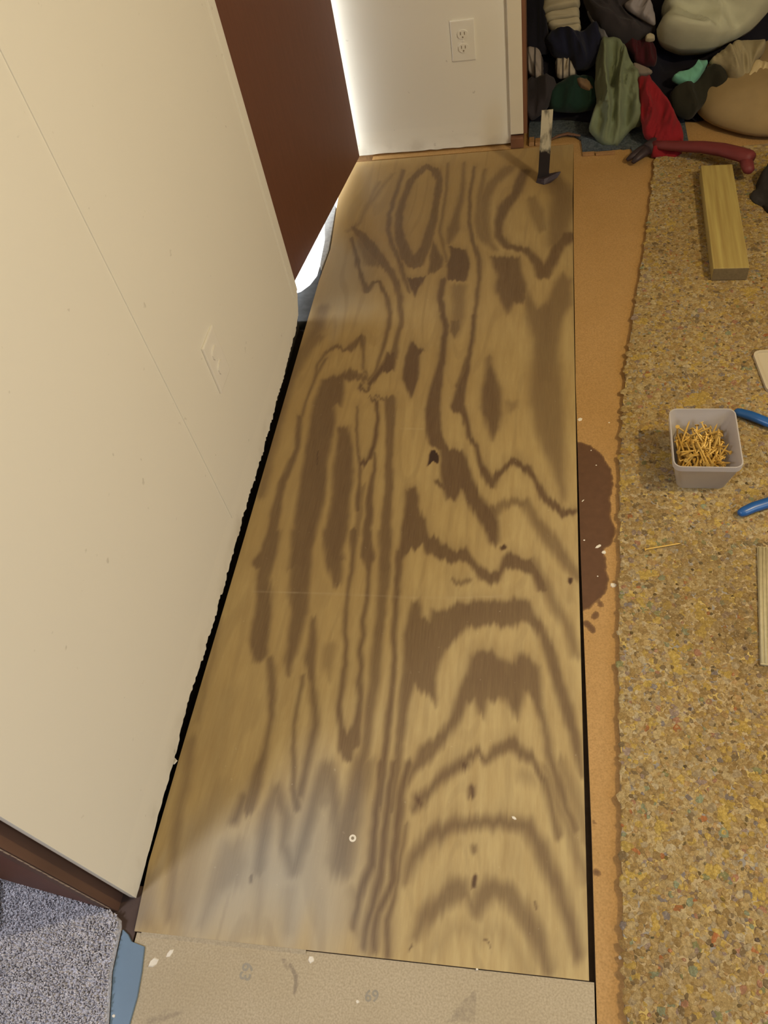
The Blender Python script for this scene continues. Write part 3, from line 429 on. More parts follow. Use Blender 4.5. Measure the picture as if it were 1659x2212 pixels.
CLOTH=[('dark_clothes_heap',[(-.118,3.222,.352),(.309,3.196,.332),(.736,3.134,.286),(.761,2.896,.107),(.738,2.755,.001),(.457,2.695,-.044),(.365,2.701,-.039),(.21,2.725,-.022),(.05,2.762,.007),(-.077,2.762,.007)],.75,{'T': .05,'col': 'black','f': 9,'a': .01}),('fold',[(-.026,2.955,.282),(-.012,2.997,.313),(.086,2.987,.306),(.092,2.957,.283),(.087,2.945,.274),(-.019,2.941,.271)],.75,{'T': .03,'col': 'cream','f': 9,'a': .004,'ang': 90}),('fold',[(-.019,2.94,.268),(.087,2.944,.271),(.092,2.942,.269),(.092,2.924,.256),(.082,2.921,.253),(-.011,2.918,.251)],.75,{'T': .03,'col': 'cream','f': 9,'a': .003,'ang': 90}),('fold',[(-.011,2.918,.249),(.082,2.92,.251),(.093,2.921,.252),(.094,2.907,.241),(.082,2.904,.239),(.007,2.9,.236)],.75,{'T': .03,'col': 'cream','f': 9,'a': .003,'ang': 90}),('fold',[(.009,2.9,.234),(.082,2.904,.237),(.096,2.905,.237),(.094,2.889,.225),(.07,2.883,.221),(.042,2.88,.219),(.018,2.892,.228)],.75,{'T': .03,'col': 'cream','f': 9,'a': .003,'ang': 90}),('black_jacket',[(-.081,3.039,.314),(-.028,3.034,.311),(-.011,2.942,.241),(-.0,2.867,.185),(-.042,2.866,.185),(-.079,2.883,.197)],.75,{'T': .03,'col': 'ink','f': 8,'a': .008}),('navy_sweater',[(.005,2.893,.234),(.072,2.872,.219),(.149,2.892,.234),(.162,2.836,.192),(.149,2.808,.171),(.119,2.789,.157),(.083,2.792,.159),(.068,2.815,.176),(.01,2.832,.189),(-.011,2.868,.216)],.75,{'T': .05,'col': 'navy','f': 8,'a': .01}),('grey_striped_shirt',[(-.079,2.878,.194),(-.037,2.875,.191),(-.023,2.848,.171),(-.023,2.796,.132),(-.047,2.795,.132),(-.076,2.826,.154)],.75,{'T': .025,'col': 'greypink','f': 17,'a': .007,'ang': 10}),('beige_striped_shirt',[(.018,2.846,.175),(.068,2.836,.167),(.084,2.809,.147),(.084,2.794,.135),(.022,2.788,.131)],.75,{'T': .025,'col': 'stripe','f': 14,'a': .005,'ang': -12}),('charcoal_trousers',[(-.076,2.812,.134),(-.02,2.804,.128),(.019,2.796,.122),(.022,2.77,.103),(-.004,2.729,.072),(-.056,2.698,.049),(-.075,2.717,.063)],.75,{'T': .04,'col': 'char','f': 8,'a': .01}),('dark_green_shirt',[(-.004,2.764,.098),(.058,2.797,.123),(.131,2.8,.125),(.157,2.751,.088),(.158,2.717,.063),(.091,2.709,.057),(.007,2.719,.065)],.75,{'T': .035,'col': 'dgreen','f': 9,'a': .008}),('brown_sock',[(.081,2.767,.135),(.12,2.761,.131),(.14,2.737,.112),(.13,2.727,.105),(.094,2.742,.117)],.75,{'T': .018,'col': 'brown','f': 14,'a': .004}),('grey_sleeve',[(.115,2.925,.274),(.135,2.914,.266),(.168,2.855,.221),(.194,2.838,.208),(.169,2.836,.207),(.143,2.872,.234)],.75,{'T': .02,'col': 'grey','f': 16,'a': .004}),('charcoal_coat',[(.096,2.977,.318),(.227,2.977,.318),(.297,2.916,.272),(.327,2.855,.226),(.298,2.837,.213),(.219,2.827,.205),(.168,2.857,.227),(.127,2.911,.268)],.75,{'T': .06,'col': 'char','f': 7,'a': .014,'ang': 30}),('lavender_grey_shirt',[(.228,2.877,.303),(.292,2.892,.314),(.316,2.853,.285),(.324,2.811,.253),(.283,2.833,.27),(.238,2.86,.29)],.75,{'T': .02,'col': 'lav','f': 10,'a': .006,'ang': -30}),('pale_fleece_blanket',[(.345,2.89,.272),(.383,2.931,.303),(.513,2.939,.309),(.677,2.919,.294),(.654,2.857,.247),(.612,2.82,.22),(.547,2.798,.203),(.49,2.778,.189),(.409,2.779,.189),(.355,2.802,.207),(.333,2.833,.23),(.364,2.863,.252)],.75,{'T': .1,'col': 'fleece','f': 6,'a': .02,'ang': 55}),('cream_button',[(.297,2.822,.221),(.309,2.825,.224),(.323,2.819,.22),(.325,2.809,.212),(.309,2.807,.21),(.296,2.811,.213)],.75,{'T': .015,'col': 'cream','f': 5,'a': 0}),('maroon_shirt',[(.221,2.857,.198),(.301,2.854,.196),(.333,2.834,.181),(.334,2.788,.146),(.301,2.787,.145),(.271,2.798,.153)],.75,{'T': .03,'col': 'maroon','f': 10,'a': .008}),('turquoise_top',[(.379,2.729,.121),(.398,2.742,.131),(.447,2.75,.137),(.461,2.769,.152),(.49,2.767,.15),(.471,2.736,.127),(.442,2.709,.107),(.403,2.716,.112)],.75,{'T': .025,'col': 'turq','f': 12,'a': .006,'ang': 20}),('olive_black_trousers',[(.445,2.727,.101),(.498,2.771,.133),(.56,2.753,.12),(.565,2.724,.098),(.474,2.674,.06),(.441,2.639,.034),(.392,2.659,.049),(.376,2.718,.094)],.75,{'T': .03,'col': 'olive','f': 8,'a': .008}),('beige_shirt',[(.488,2.763,.157),(.55,2.782,.172),(.564,2.797,.183),(.616,2.797,.183),(.654,2.781,.171),(.645,2.762,.156),(.617,2.74,.14),(.608,2.704,.113),(.556,2.704,.113),(.536,2.73,.133)],.75,{'T': .04,'col': 'beige','f': 12,'a': .01,'ang': 15}),('cream_towel',[(.597,2.705,.109),(.611,2.728,.126),(.622,2.748,.141),(.636,2.751,.143),(.683,2.731,.128),(.702,2.681,.091),(.637,2.678,.088)],.75,{'T': .04,'col': 'cream2','f': 9,'a': .008,'ang': -20}),('grey_strap',[(.26,2.757,.172),(.319,2.731,.153),(.312,2.723,.147),(.273,2.722,.147),(.26,2.74,.16)],.75,{'T': .012,'col': 'strap','f': 10,'a': .002}),('sage_green_shirt',[(.157,2.829,.225),(.192,2.823,.219),(.218,2.809,.208),(.248,2.772,.177),(.268,2.744,.152),(.284,2.697,.112),(.288,2.62,.047),(.256,2.61,.039),(.236,2.596,.027),(.212,2.571,.005),(.171,2.581,.014),(.146,2.602,.032),(.128,2.615,.043),(.14,2.657,.078),(.152,2.675,.094),(.144,2.73,.141),(.148,2.776,.18)],.85,{'T': .045,'col': 'sage','f': 15,'a': .015,'ang': -6}),('red_shirt',[(.27,2.692,.156),(.304,2.693,.157),(.343,2.641,.118),(.392,2.572,.067),(.406,2.551,.051),(.406,2.503,.015),(.395,2.475,-.006),(.344,2.474,-.007),(.311,2.491,.005),(.322,2.529,.034),(.291,2.539,.042),(.28,2.625,.106)],.75,{'T': .03,'col': 'red','f': 13,'a': .01,'ang': -22})]


# ------------------------------------------------------------------ room shell
CEIL = 2.35
fl = empty('floor'); tag(fl, 'tan particle board subfloor with stains and open seams', 'floor', kind='structure')
MB().box((-2.1, -2.1, -.09), (2.3, .35, -.045)).box((-.80, .35, -.09), (2.3, 1.775, -.045)).box((-.70, 1.775, -.09), (2.3, 3.6, -.045)).build('underfloor', M_UNDER, fl)
# strip to the right of the plywood
def stainfn(X, Y):
    o = np.zeros(len(X)); Xw = X + .0035*vnoise(X*140, Y*140); Yw = Y + .0035*vnoise(X*140+40, Y*140)
    f_polys(Xw, Yw, STAIN, o); f_strokes(Xw, Yw, STAINS, o); return o
gapx = lambda y: np.interp(y, [-.5, .2, .41, .97, 1.48, 2.1, 2.61], [.079, .079, .0785, .0712, .0685, .0715, .0785])
board_grid('subfloor_board', gapx, lambda y: .42+0*y, lambda u: -.45+0*u, lambda u: 2.612+0*u, .004, .004, -.0015, .018, [M_SUB, M_PLYE], {'stain': stainfn}, fl)
MB().box((.423, -2.0, -.0195), (2.25, 2.612, -.0015)).build('subfloor_board', M_SUB, fl)
MB().box((.055, -.5, -.044), (.10, 2.6, -.0198)).build('floor_joist', simple('dusty_joist', (.12, .10, .095), .95, .4, 60), fl)
MB().box((-.60, 2.6145, -.0195), (2.2, 3.5, -.002)).build('subfloor_board', M_SUB, fl)
# board under the near edge of the plywood
def botfn(X, Y):
    o = np.zeros(len(X)); Xw = X + .002*vnoise(X*150, Y*150); Yw = Y + .002*vnoise(X*150+40, Y*150)
    f_strokes(Xw, Yw, BOT, o); f_polys(Xw, Yw, BOTP, o); return o
board_grid('subfloor_board', lambda y: -.664+0*y, lambda y: .0765+0*y, lambda u: -.1+0*u, lambda u: .1905+.0075*u, .003, .003, -.003, .018, [M_SUBN, M_PLYE], {'stain': botfn}, fl)
MB().box((-.664, -2.0, -.021), (.0765, -.102, -.003)).build('subfloor_board', M_SUBN, fl)
MB().box((.079, -2.0, -.0195), (.42, -.452, -.0015)).build('subfloor_board', M_SUB, fl)
# splintered lip along the near edge of the plywood
lip = MB()
lx = np.linspace(-.655, -.37, 40)
for i in range(39):
    wv = .006 + .004*random.random()
    y0 = .1885+.0075*(lx[i]+.664)/.74 - .002
    lip.add([(lx[i], y0-wv*.2, -.0028), (lx[i+1], y0-wv*.2, -.0028), (lx[i+1], y0+.005, .0006), (lx[i], y0+.005, .0006), (lx[i], y0-wv-.004, -.0026), (lx[i+1], y0-wv-.004, -.0026)],
            [(0, 1, 2, 3), (4, 5, 1, 0)])
lip.build('splintered_lip', M_SUBN, fl)
def text_mark(txt, x, y, size, rz):
    cu = bpy.data.curves.new('print_mark', 'FONT'); cu.body = txt; cu.size = size; cu.align_x = 'CENTER'; cu.align_y = 'CENTER'; cu.extrude = .0001; cu.offset = size*.02
    t = bpy.data.objects.new('print_text', cu); COL.objects.link(t)
    bpy.context.view_layer.update()
    me = bpy.data.meshes.new_from_object(t.evaluated_get(bpy.context.evaluated_depsgraph_get()))
    bpy.data.objects.remove(t)
    me.materials.clear(); me.materials.append(M_INK)
    o = bpy.data.objects.new('print_mark', me); COL.objects.link(o); o.parent = fl
    o.location = (x, y, -.0027); o.rotation_euler = (0, 0, rz)
text_mark('63', -.463, .154, .026, math.radians(-97))
text_mark('69', -.256, .143, .022, math.radians(5))

tag(MB().box((-2.1, -2.1, CEIL), (2.3, .35, CEIL+.08)).box((-.95, .35, CEIL), (2.3, 3.6, CEIL+.08)).build('ceiling', M_CEIL), 'plain pale room ceiling', 'ceiling', kind='structure')

# left wall: drywall sheet with a ragged cut bottom edge, wall core behind it
wl = empty('wall_left'); tag(wl, 'cream drywall along the left with a ragged cut bottom edge', 'wall', kind='structure')
XW = -.681
ys = np.linspace(.241, 1.775, 520)
zb = np.interp(ys, [.241, .31, .38, .49, .57, .69, .88, 1.05, 1.22, 1.37, 1.5, 1.67, 1.735, 1.775], [.001, .003, .009, .009, .020, .014, .012, .020, .013, .016, .019, .026, .040, .082])
rag = np.interp(ys, [.24, .45, .55, 1.2, 1.7, 1.775], [.001, .004, .007, .009, .007, .002])
zb = zb + rag*(vnoise(ys*55, ys*0+3.3)*1.1 + vnoise(ys*160, ys*0+9.1)*.9)
zb = np.maximum(zb, .001)
m = MB(); n = len(ys)
v = [(XW, y, z) for y, z in zip(ys, zb)] + [(XW, y, CEIL) for y in ys] + [(XW-.011, y, z+.002) for y, z in zip(ys, zb)] + [(XW-.011, y, CEIL) for y in ys]
f = []
for i in range(n-1):
    f += [(i, i+1, n+i+1, n+i), (2*n+i, 3*n+i, 3*n+i+1, 2*n+i+1), (i, 2*n+i, 2*n+i+1, i+1)]
f += [(0, n, 3*n, 2*n), (n-1, 3*n-1, 4*n-1, 2*n-1)]
m.add(v, f); m.build('drywall_sheet', M_WALL, wl)
MB().box((-.79, .262, -.089), (XW-.022, 1.772, CEIL)).build('wall_core', M_DARKCORE, wl)
MB().box((XW-.011, 1.004, .07), (XW+.0022, 1.016, CEIL)).build('seam_strip', M_WALL, wl, bevel=.001)
MB().box((XW-.005, 1.737, .095), (XW+.003, 1.777, CEIL)).build('corner_strip', M_WALL, wl, bevel=.0012)
MB().box((-.79, 1.775, 2.03), (XW, 2.636, CEIL)).build('door_header', M_WALLP, wl)
MB().box((-.79, -2.0, 0), (XW, -.62, CEIL)).box((-.79, -.62, 2.03), (XW, .262, CEIL)).build('wall_segment', M_WALLP, wl)

# far wall, closet
wf = empty('wall_far'); tag(wf, 'cream far wall beside the closet, scuffed along its bottom edge', 'wall', kind='structure')
ys2 = np.linspace(-1.0, -.1255, 160)
zb2 = .004 + .004*(vnoise(ys2*40, ys2*0+1.7)+.5) + .010*sstep((ys2+.5)/.2)*0
v = [(x, 2.636, z) for x, z in zip(ys2, zb2)] + [(x, 2.636, CEIL) for x in ys2] + [(x, 2.75, z) for x, z in zip(ys2, zb2)] + [(x, 2.75, CEIL) for x in ys2]
n = len(ys2); f = []
for i in range(n-1):
    f += [(i, i+1, n+i+1, n+i), (2*n+i, 3*n+i, 3*n+i+1, 2*n+i+1), (i, 2*n+i, 2*n+i+1, i+1)]
f += [(0, n, 3*n, 2*n), (n-1, 3*n-1, 4*n-1, 2*n-1)]
MB().add(v, f).build('drywall_sheet', M_WALL, wf)
MB().box((-1.0, 2.65, -.044), (-.13, 2.745, .03)).build('bottom_plate', M_STRIP, wf)
MB().box((-.1255, 2.636, 2.05), (1.45, 2.75, CEIL)).box((1.45, 2.636, -.002), (2.25, 2.75, CEIL)).build('wall_segment', M_WALLP, wf)
tag(MB().box((-.1255, 2.622, .042), (-.0835, 2.70, 2.05)).build('trim_1', M_TRIMW, bevel=.002), 'cream painted casing board at the closet opening', 'trim', kind='structure')
tag(MB().box((-.0835, 2.626, .040), (-.0715, 2.75, 2.05)).build('trim_2', M_BROWN, bevel=.0015), 'narrow brown wood strip edging the closet casing', 'trim', kind='structure')
tag(MB().box((-.1255, 2.612, -.0015), (-.0835, 2.70, .0335)).build('trim_3', M_BROWN, bevel=.002), 'short brown wood block under the closet casing', 'trim', kind='structure')
wc = MB().box((-.69, 2.75, -.045), (-.60, 3.5, CEIL)).box((1.75, 2.75, -.045), (1.85, 3.5, CEIL)).box((-.7, 3.5, -.045), (1.9, 3.58, CEIL)).build('wall_closet', M_WALLP)
tag(wc, 'shaded closet walls behind the clothes', 'wall', kind='structure')
tag(MB().box((2.2, -2.1, -.045), (2.28, 2.75, CEIL)).build('wall_right', M_WALLP), 'darkened unseen wall on the right side', 'wall', kind='structure')
tag(MB().box((-2.1, -2.08, -.045), (2.28, -2.0, CEIL)).build('wall_back', M_WALLP), 'darkened unseen wall behind the camera', 'wall', kind='structure')
tag(MB().box((-2.1, -2.0, -.045), (-2.02, .35, CEIL)).build('wall_hall', M_WALLP), 'darkened unseen hall wall beyond the doorway', 'wall', kind='structure')
tag(MB().box((-2.05, .272, -.045), (-.79, .35, CEIL)).build('wall_hall_end', M_WALLP), 'hall end wall behind the open brown door', 'wall', kind='structure')

# exterior door, slightly ajar, and the sill below it
d1 = empty('door_1', (-.742, 1.80, 0)); tag(d1, 'plain dark brown slab door ajar with daylight below it', 'door', kind='structure')
ang = math.atan2(.634-.742, 2.585-1.80)   # leans into the room
L = math.hypot(.108, .785)
db = MB().box((-.034, 0, .030), (0, L, 2.02)).build('slab', M_DOOR, d1, bevel=.002)
d1.rotation_euler = (0, 0, -math.atan2(.108, .785))
sl = MB().prism([(-.76, 1.777), (-.673, 1.777), (-.671, 1.90), (-.673, 1.995), (-.679, 2.022), (-.687, 1.985), (-.700, 1.945), (-.722, 1.915), (-.752, 1.902)], -.088, -.014).build('trim_4', simple('grimy_sill', (.075, .08, .085), .85, .5, 45, bump=.5), bevel=.003)
tag(sl, 'dark broken end of the door sill', 'sill', kind='structure')
pl = [(-.672, 2.00), (-.666, 2.10), (-.674, 2.22), (-.683, 2.34), (-.715, 2.40), (-.706, 2.24), (-.690, 2.16), (-.682, 2.03)]
tag(MB().prism(pl, -.03, -.004).build('weather_strip', M_FOAMW, bevel=.002), 'torn grey weather strip under the brown door', 'weather strip')
tag(MB().box((-6, .36, -.17), (-.702, 7, -.0905)).build('ground', M_OUT), 'bright pale ground outside the door', 'ground', kind='structure')

# doorway to the hall
d2 = empty('door_2', (0, 0, 0)); tag(d2, 'brown door standing open in the hall doorway', 'door', kind='structure')
MB().box((-.70, 0, .013), (0, .032, 2.02)).build('slab', M_DOOR, d2, bevel=.002); d2.location = (-.737, .219, 0); d2.rotation_euler = (0, 0, -.13)
jm = MB().box((-.737, .218, -.02), (-.709, .262, 2.03)).build('trim_5', simple('dark_jamb_wood', (.125, .065, .042), .55, .3, 30, stretch=(1, 1, .15)), bevel=.003)
tag(jm, 'brown door jamb with a chipped pale edge', 'jamb', kind='structure')
ch = MB()
for i in range(46):
    z = .02 + i*.018; w = .002 + .004*random.random()
    ch.add([(-.7125-w, .2174, z), (-.7125+.0015, .2174, z+.002), (-.7125+.0015, .2174, z+.019), (-.7125-.003-w*.5, .2174, z+.014)], [(0, 1, 2, 3)])
MB_ch = ch.build('chipped_edge', simple('chipped_bare_wood', (.50, .37, .24), .8, .3, 120), jm)

tag(MB().box((-.80, .10, -.044), (-.668, .262, -.004)).build('trim_6', simple('dark_threshold_wood', (.085, .055, .045), .7, .3, 30), bevel=.002), 'dark brown threshold at the corner of the hall doorway', 'threshold', kind='structure')

# ------------------------------------------------------------------ plywood sheet
def grain(X, Y):
    o = np.zeros(len(X))
    st = vnoise(X*210, Y*9); st2 = vnoise(X*95+31, Y*5+7); st3 = vnoise(X*430+3, Y*20)
    Yw = Y + .011*st + .011*st2 + .006*st3
    Xw = X + .004*vnoise(X*30, Y*26+5) + .0025*vnoise(X*80+9, Y*60)
    f_strokes(Xw, Yw, GRAIN, o); f_polys(Xw, Yw, GRAINP, o)
    # each dark band fades out into the paler wood beside it
    o2 = np.zeros(len(X))
    f_strokes(Xw, Yw - .010, [(a, b*2+.022, p) for a, b, p in GRAIN if .5 < a < 1.08], o2)
    f_polys(Xw, Yw - .010, [(a, b*2+.022, p) for a, b, p in GRAINP if .5 < a < 1.08], o2)
    o = o + np.clip(1-o, 0, 1)*np.clip(o2*.62*(.75+.9*vnoise(X*60+8, Y*4+2)), 0, 1)
    # faint secondary rings between the measured bands
    t = vnoise(X*9+3, Y*1.5)*1.0 + vnoise(X*22, Y*3+11)*.5
    o = np.maximum(o, .16*sstep((np.sin(t*26)-.45)/.5))
    return o
def scratchf(X, Y):
    o = np.zeros(len(X)); f_strokes(X, Y, SCR, o); return o*(.5+.9*np.abs(vnoise(X*40, Y*9)*2))
def sheenf(X, Y):
    o = np.zeros(len(X)); f_polys(X + .03*vnoise(X*18, Y*6), Y + .06*vnoise(X*40, Y*9), GREYSHEEN, o); return o  # cool sheen at the front and door glow, put into the wood colour
plyL = lambda y: np.interp(y, [.19, .3, .5, 1.0, 1.94, 2.1, 2.3, 2.6], [-.668, -.6775, -.6765, -.672, -.668, -.660, -.676, -.700])
plyR = lambda y: np.interp(y, [.19, .97, 1.7, 2.285, 2.6], [.0690, .0662, .0672, .0712, .0782])
ply = board_grid('plywood_sheet', plyL, plyR, lambda u: .1915+.0075*u, lambda u: 2.604+.004*u, .0025, .0034, 0.0, .0182, [M_PLY, M_PLYE], {'grain': grain, 'grey': sheenf, 'scratch': scratchf})
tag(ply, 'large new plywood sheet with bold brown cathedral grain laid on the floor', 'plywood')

# ------------------------------------------------------------------ carpet pad
PADZ = .011
edge_y = [-.5, .149, .343, .49, .753, .964, 1.213, 1.51, 1.755, 2.036, 2.443, 2.5]
edge_x = [.118, .120, .123, .128, .137, .149, .160, .187, .223, .267, .321, .329]
pedge = lambda y: np.interp(y, edge_y, edge_x)
pad = empty('carpet_pad'); tag(pad, 'multicoloured bonded foam carpet pad covering the right side of the floor', 'carpet pad')
ey = np.linspace(-.5, 2.47, 160)
poly = [(float(pedge(y)) + .0016*math.sin(y*61) + .0012*math.sin(y*133), float(y)) for y in ey] + [(.6, 2.50), (1.2, 2.50), (1.2, -.5)]
MB().prism(poly, -.0012, PADZ).build('pad_body', M_PAD, pad)
PAL = [((.50, .385, .205), 26), ((.56, .46, .28), 18), ((.40, .28, .13), 16), ((.60, .44, .12), 9), ((.30, .205, .10), 8), ((.42, .37, .29), 8), ((.60, .54, .42), 5),
       ((.13, .10, .085), 2.2), ((.30, .245, .30), 2.0), ((.17, .19, .30), 1.3), ((.22, .34, .28), 1.1), ((.20, .27, .16), .8), ((.42, .19, .17), 1.0), ((.45, .13, .06), .6), ((.47, .31, .16), 6)]
pw = np.array([w for _, w in PAL]); pw = pw/pw.sum(); pc = np.array([c for c, _ in PAL])
cx = []; sp = .0068
yy = -.05
while yy < 2.465:
    x0 = float(pedge(yy)) + .004; x1 = .60 + .18*yy
    xs = np.arange(x0, x1, sp)
    cx.append(np.stack([xs, np.full(len(xs), yy)], 1)); yy += sp*.92
cx = np.concatenate(cx); N = len(cx)
cx = cx + RNG.uniform(-.55, .55, (N, 2))*sp
cx[:, 0] = np.maximum(cx[:, 0], pedge(cx[:, 1]) + .0025)
rad = sp*(.60 + 1.15*RNG.random(N)**3.0); ecc = .62 + .38*RNG.random(N); rot = RNG.random(N)*6.283
K = 7
th = np.arange(K)/K*6.283
rr = rad[:, None]*(.78+.44*RNG.random((N, K)))
lx_, ly_ = rr*np.cos(th), rr*np.sin(th)*ecc[:, None]
PXv = cx[:, 0:1] + lx_*np.cos(rot)[:, None] - ly_*np.sin(rot)[:, None]
PYv = cx[:, 1:2] + lx_*np.sin(rot)[:, None] + ly_*np.cos(rot)[:, None]
ht = .0003 + .0009*RNG.random(N)
tilt = RNG.normal(0, .035, (N, 2))
top = PADZ + ht[:, None] + tilt[:, 0:1]*lx_ + tilt[:, 1:2]*ly_
ctr = np.stack([cx[:, 0], cx[:, 1], PADZ + ht + .0004], 1)
ringv = np.stack([cx[:, 0:1] + (PXv-cx[:, 0:1])*.72, cx[:, 1:2] + (PYv-cx[:, 1:2])*.72, top], 2)
lowv = np.stack([PXv, PYv, np.full_like(PXv, PADZ-.0006)], 2)
V = np.concatenate([ctr[:, None, :], ringv, lowv], 1).reshape(-1, 3)
b0 = np.arange(N)[:, None]*(2*K+1); ii = np.arange(K)[None, :]; jj = (ii+1) % K
tri = np.stack([b0+0*ii, b0+1+ii, b0+1+jj], 2).reshape(-1, 3)
qd = np.stack([b0+1+ii, b0+1+K+ii, b0+1+K+jj, b0+1+jj], 2).reshape(-1, 4)
me = bpy.data.meshes.new('foam_chips')
me.from_pydata(V.tolist(), [], tri.tolist()+qd.tolist())
ci = RNG.choice(len(PAL), N, p=pw)
# neighbouring chips often share a colour
clump = vnoise(cx[:, 0]*38, cx[:, 1]*38); cl2 = vnoise(cx[:, 0]*60+50, cx[:, 1]*60+20)
ccol = pc[ci]*(.86+.28*RNG.random((N, 1)))
for lim, colr, nz in ((.36, (.60, .45, .12), clump), (.40, (.58, .50, .33), cl2)):
    s_ = (nz > lim)[:, None]; ccol = np.where(s_, np.array(colr)*(.85+.3*RNG.random((N, 1))), ccol)
s_ = (cl2 < -.43)[:, None]; ccol = np.where(s_, np.array([[.16, .13, .11]])*(.8+.5*RNG.random((N, 1))), ccol)
dk = np.zeros(N); f_strokes(cx[:, 0]+.01*vnoise(cx[:, 0]*60, cx[:, 1]*60), cx[:, 1]+.01*vnoise(cx[:, 0]*60+9, cx[:, 1]*60), PADMARK, dk)  # darker marks left of the mat and near the tub, blended into chips
marks = np.clip(dk*(.75+.5*RNG.random(N)), 0, .95)[:, None]
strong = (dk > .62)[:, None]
ccol = ccol*(1-marks) + np.where(strong, np.array([[.045, .042, .052]]), np.array([[.135, .085, .045]]))*marks
soil = sstep((vnoise(cx[:, 0]*6+2, cx[:, 1]*5+4)+.12)/.35)[:, None]*.28
mean = np.array([[.47, .34, .13]])
ccol = (ccol*.72 + mean*.28)*np.array([[.90, .845, .72]])
hole = ((RNG.random(N) < .05) & (rad < sp*.8))[:, None]; ccol = np.where(hole, ccol*.35, ccol)
ccol = ccol*(1-soil) + ccol*np.array([[.62, .52, .42]])*soil
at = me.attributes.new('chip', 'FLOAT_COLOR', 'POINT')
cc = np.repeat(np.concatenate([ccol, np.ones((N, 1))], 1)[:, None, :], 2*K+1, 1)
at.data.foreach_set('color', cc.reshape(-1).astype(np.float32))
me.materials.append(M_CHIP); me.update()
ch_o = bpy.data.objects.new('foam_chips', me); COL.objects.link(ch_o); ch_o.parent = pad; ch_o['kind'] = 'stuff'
TOPZ = PADZ + .0012

# ------------------------------------------------------------------ clothes in the closet
def blob(name, pts, nrm, T, col, f=10, a=.01, ang=0, seed=0, parent=None, back=.35, mat=None):
    """a crumpled cloth piece: an outlined, bulging, folded body with real thickness"""
    P = np.array(pts, float); c = P.mean(0)
    n_ = np.array(nrm, float); n_ /= np.linalg.norm(n_)
    ux = np.array([1., 0, 0]); vx = np.cross(n_, ux); vx /= np.linalg.norm(vx)
    u = (P-c)@ux; w = (P-c)@vx
    # resample the outline with rounded corners
    Q = np.stack([u, w], 1)
    Q = Q*1.06
    for _ in range(2):
        Q = np.stack([Q*.82+np.roll(Q, -1, 0)*.18, Q*.18+np.roll(Q, -1, 0)*.82], 1).reshape(-1, 2)
    seg = np.linalg.norm(np.roll(Q, -1, 0)-Q, axis=1); s = np.concatenate([[0], np.cumsum(seg)])
    NB = 72; ts = np.linspace(0, s[-1], NB, endpoint=False)
    Qc = np.concatenate([Q, Q[:1]])
    B = np.stack([np.interp(ts, s, Qc[:, 0]), np.interp(ts, s, Qc[:, 1])], 1)
    cen = B.mean(0); rings = np.linspace(0, 1, 17)[1:]
    verts = [cen]; R = [0.]
    for r in rings:
        for b in B: verts.append(cen+(b-cen)*r); R.append(r)
    vv = np.array(verts); R = np.array(R)
    size = max(np.ptp(B[:, 0]), np.ptp(B[:, 1]))
    k = f/max(size, .05)*.5 if False else f*9.0
    th_ = math.radians(ang); du = vv[:, 0]*math.cos(th_)+vv[:, 1]*math.sin(th_); dv = -vv[:, 0]*math.sin(th_)+vv[:, 1]*math.cos(th_)
    so = seed*7.31
    wob = vnoise(du*f*.9+so+.3, dv*f*.6+so+.6)
    r1 = .75*(1-2*np.abs(np.sin(du*f*3.6+so+wob*3.4+dv*f*.5)))*(.55+.9*(vnoise(du*f*1.3+so*3, dv*f*.7)+.5))
    r2 = 1-2*np.abs(vnoise(du*f*7.5+so*2+wob*2, dv*f*1.3+so+.21))*2
    fold = r1*1.0 + r2*.38 + vnoise(du*f*1.5+so, dv*f*1.5)*1.2
    hgt = T*np.sqrt(np.clip(1-R**6, 0, 1)) + 1.9*a*fold*(.35+.65*np.clip((1-R)*6, 0, 1))
    an_ = np.arctan2(vv[:, 1]-cen[1], vv[:, 0]-cen[0]); rip = 1+.09*R*vnoise(np.cos(an_)*4+so+9, np.sin(an_)*4+so+9)
    C0 = c + 0
    front = C0 + np.outer(vv[:, 0]*rip, ux) + np.outer(vv[:, 1]*rip, vx) + np.outer(hgt, n_)
    bk = C0 + np.outer(B[:, 0]*.96, ux) + np.outer(B[:, 1]*.96, vx) - np.outer(np.full(NB, T*back), n_)
    fs = [(0, 1+i, 1+(i+1) % NB) for i in range(NB)]
    for q in range(len(rings)-1):
        o0, o1 = 1+q*NB, 1+(q+1)*NB
        fs += [(o0+i, o1+i, o1+(i+1) % NB, o0+(i+1) % NB) for i in range(NB)]
    oL = 1+(len(rings)-1)*NB; ob = len(front)
    fs += [(oL+i, ob+i, ob+(i+1) % NB, oL+(i+1) % NB) for i in range(NB)]
    fs.append(tuple(ob+i for i in range(NB-1, -1, -1)))
    allv = np.concatenate([front, bk])
    allv[:, 2] = np.maximum(allv[:, 2], .004)
    return MB().add(allv.tolist(), fs).build(name, mat or CM[col], parent, smooth=True)
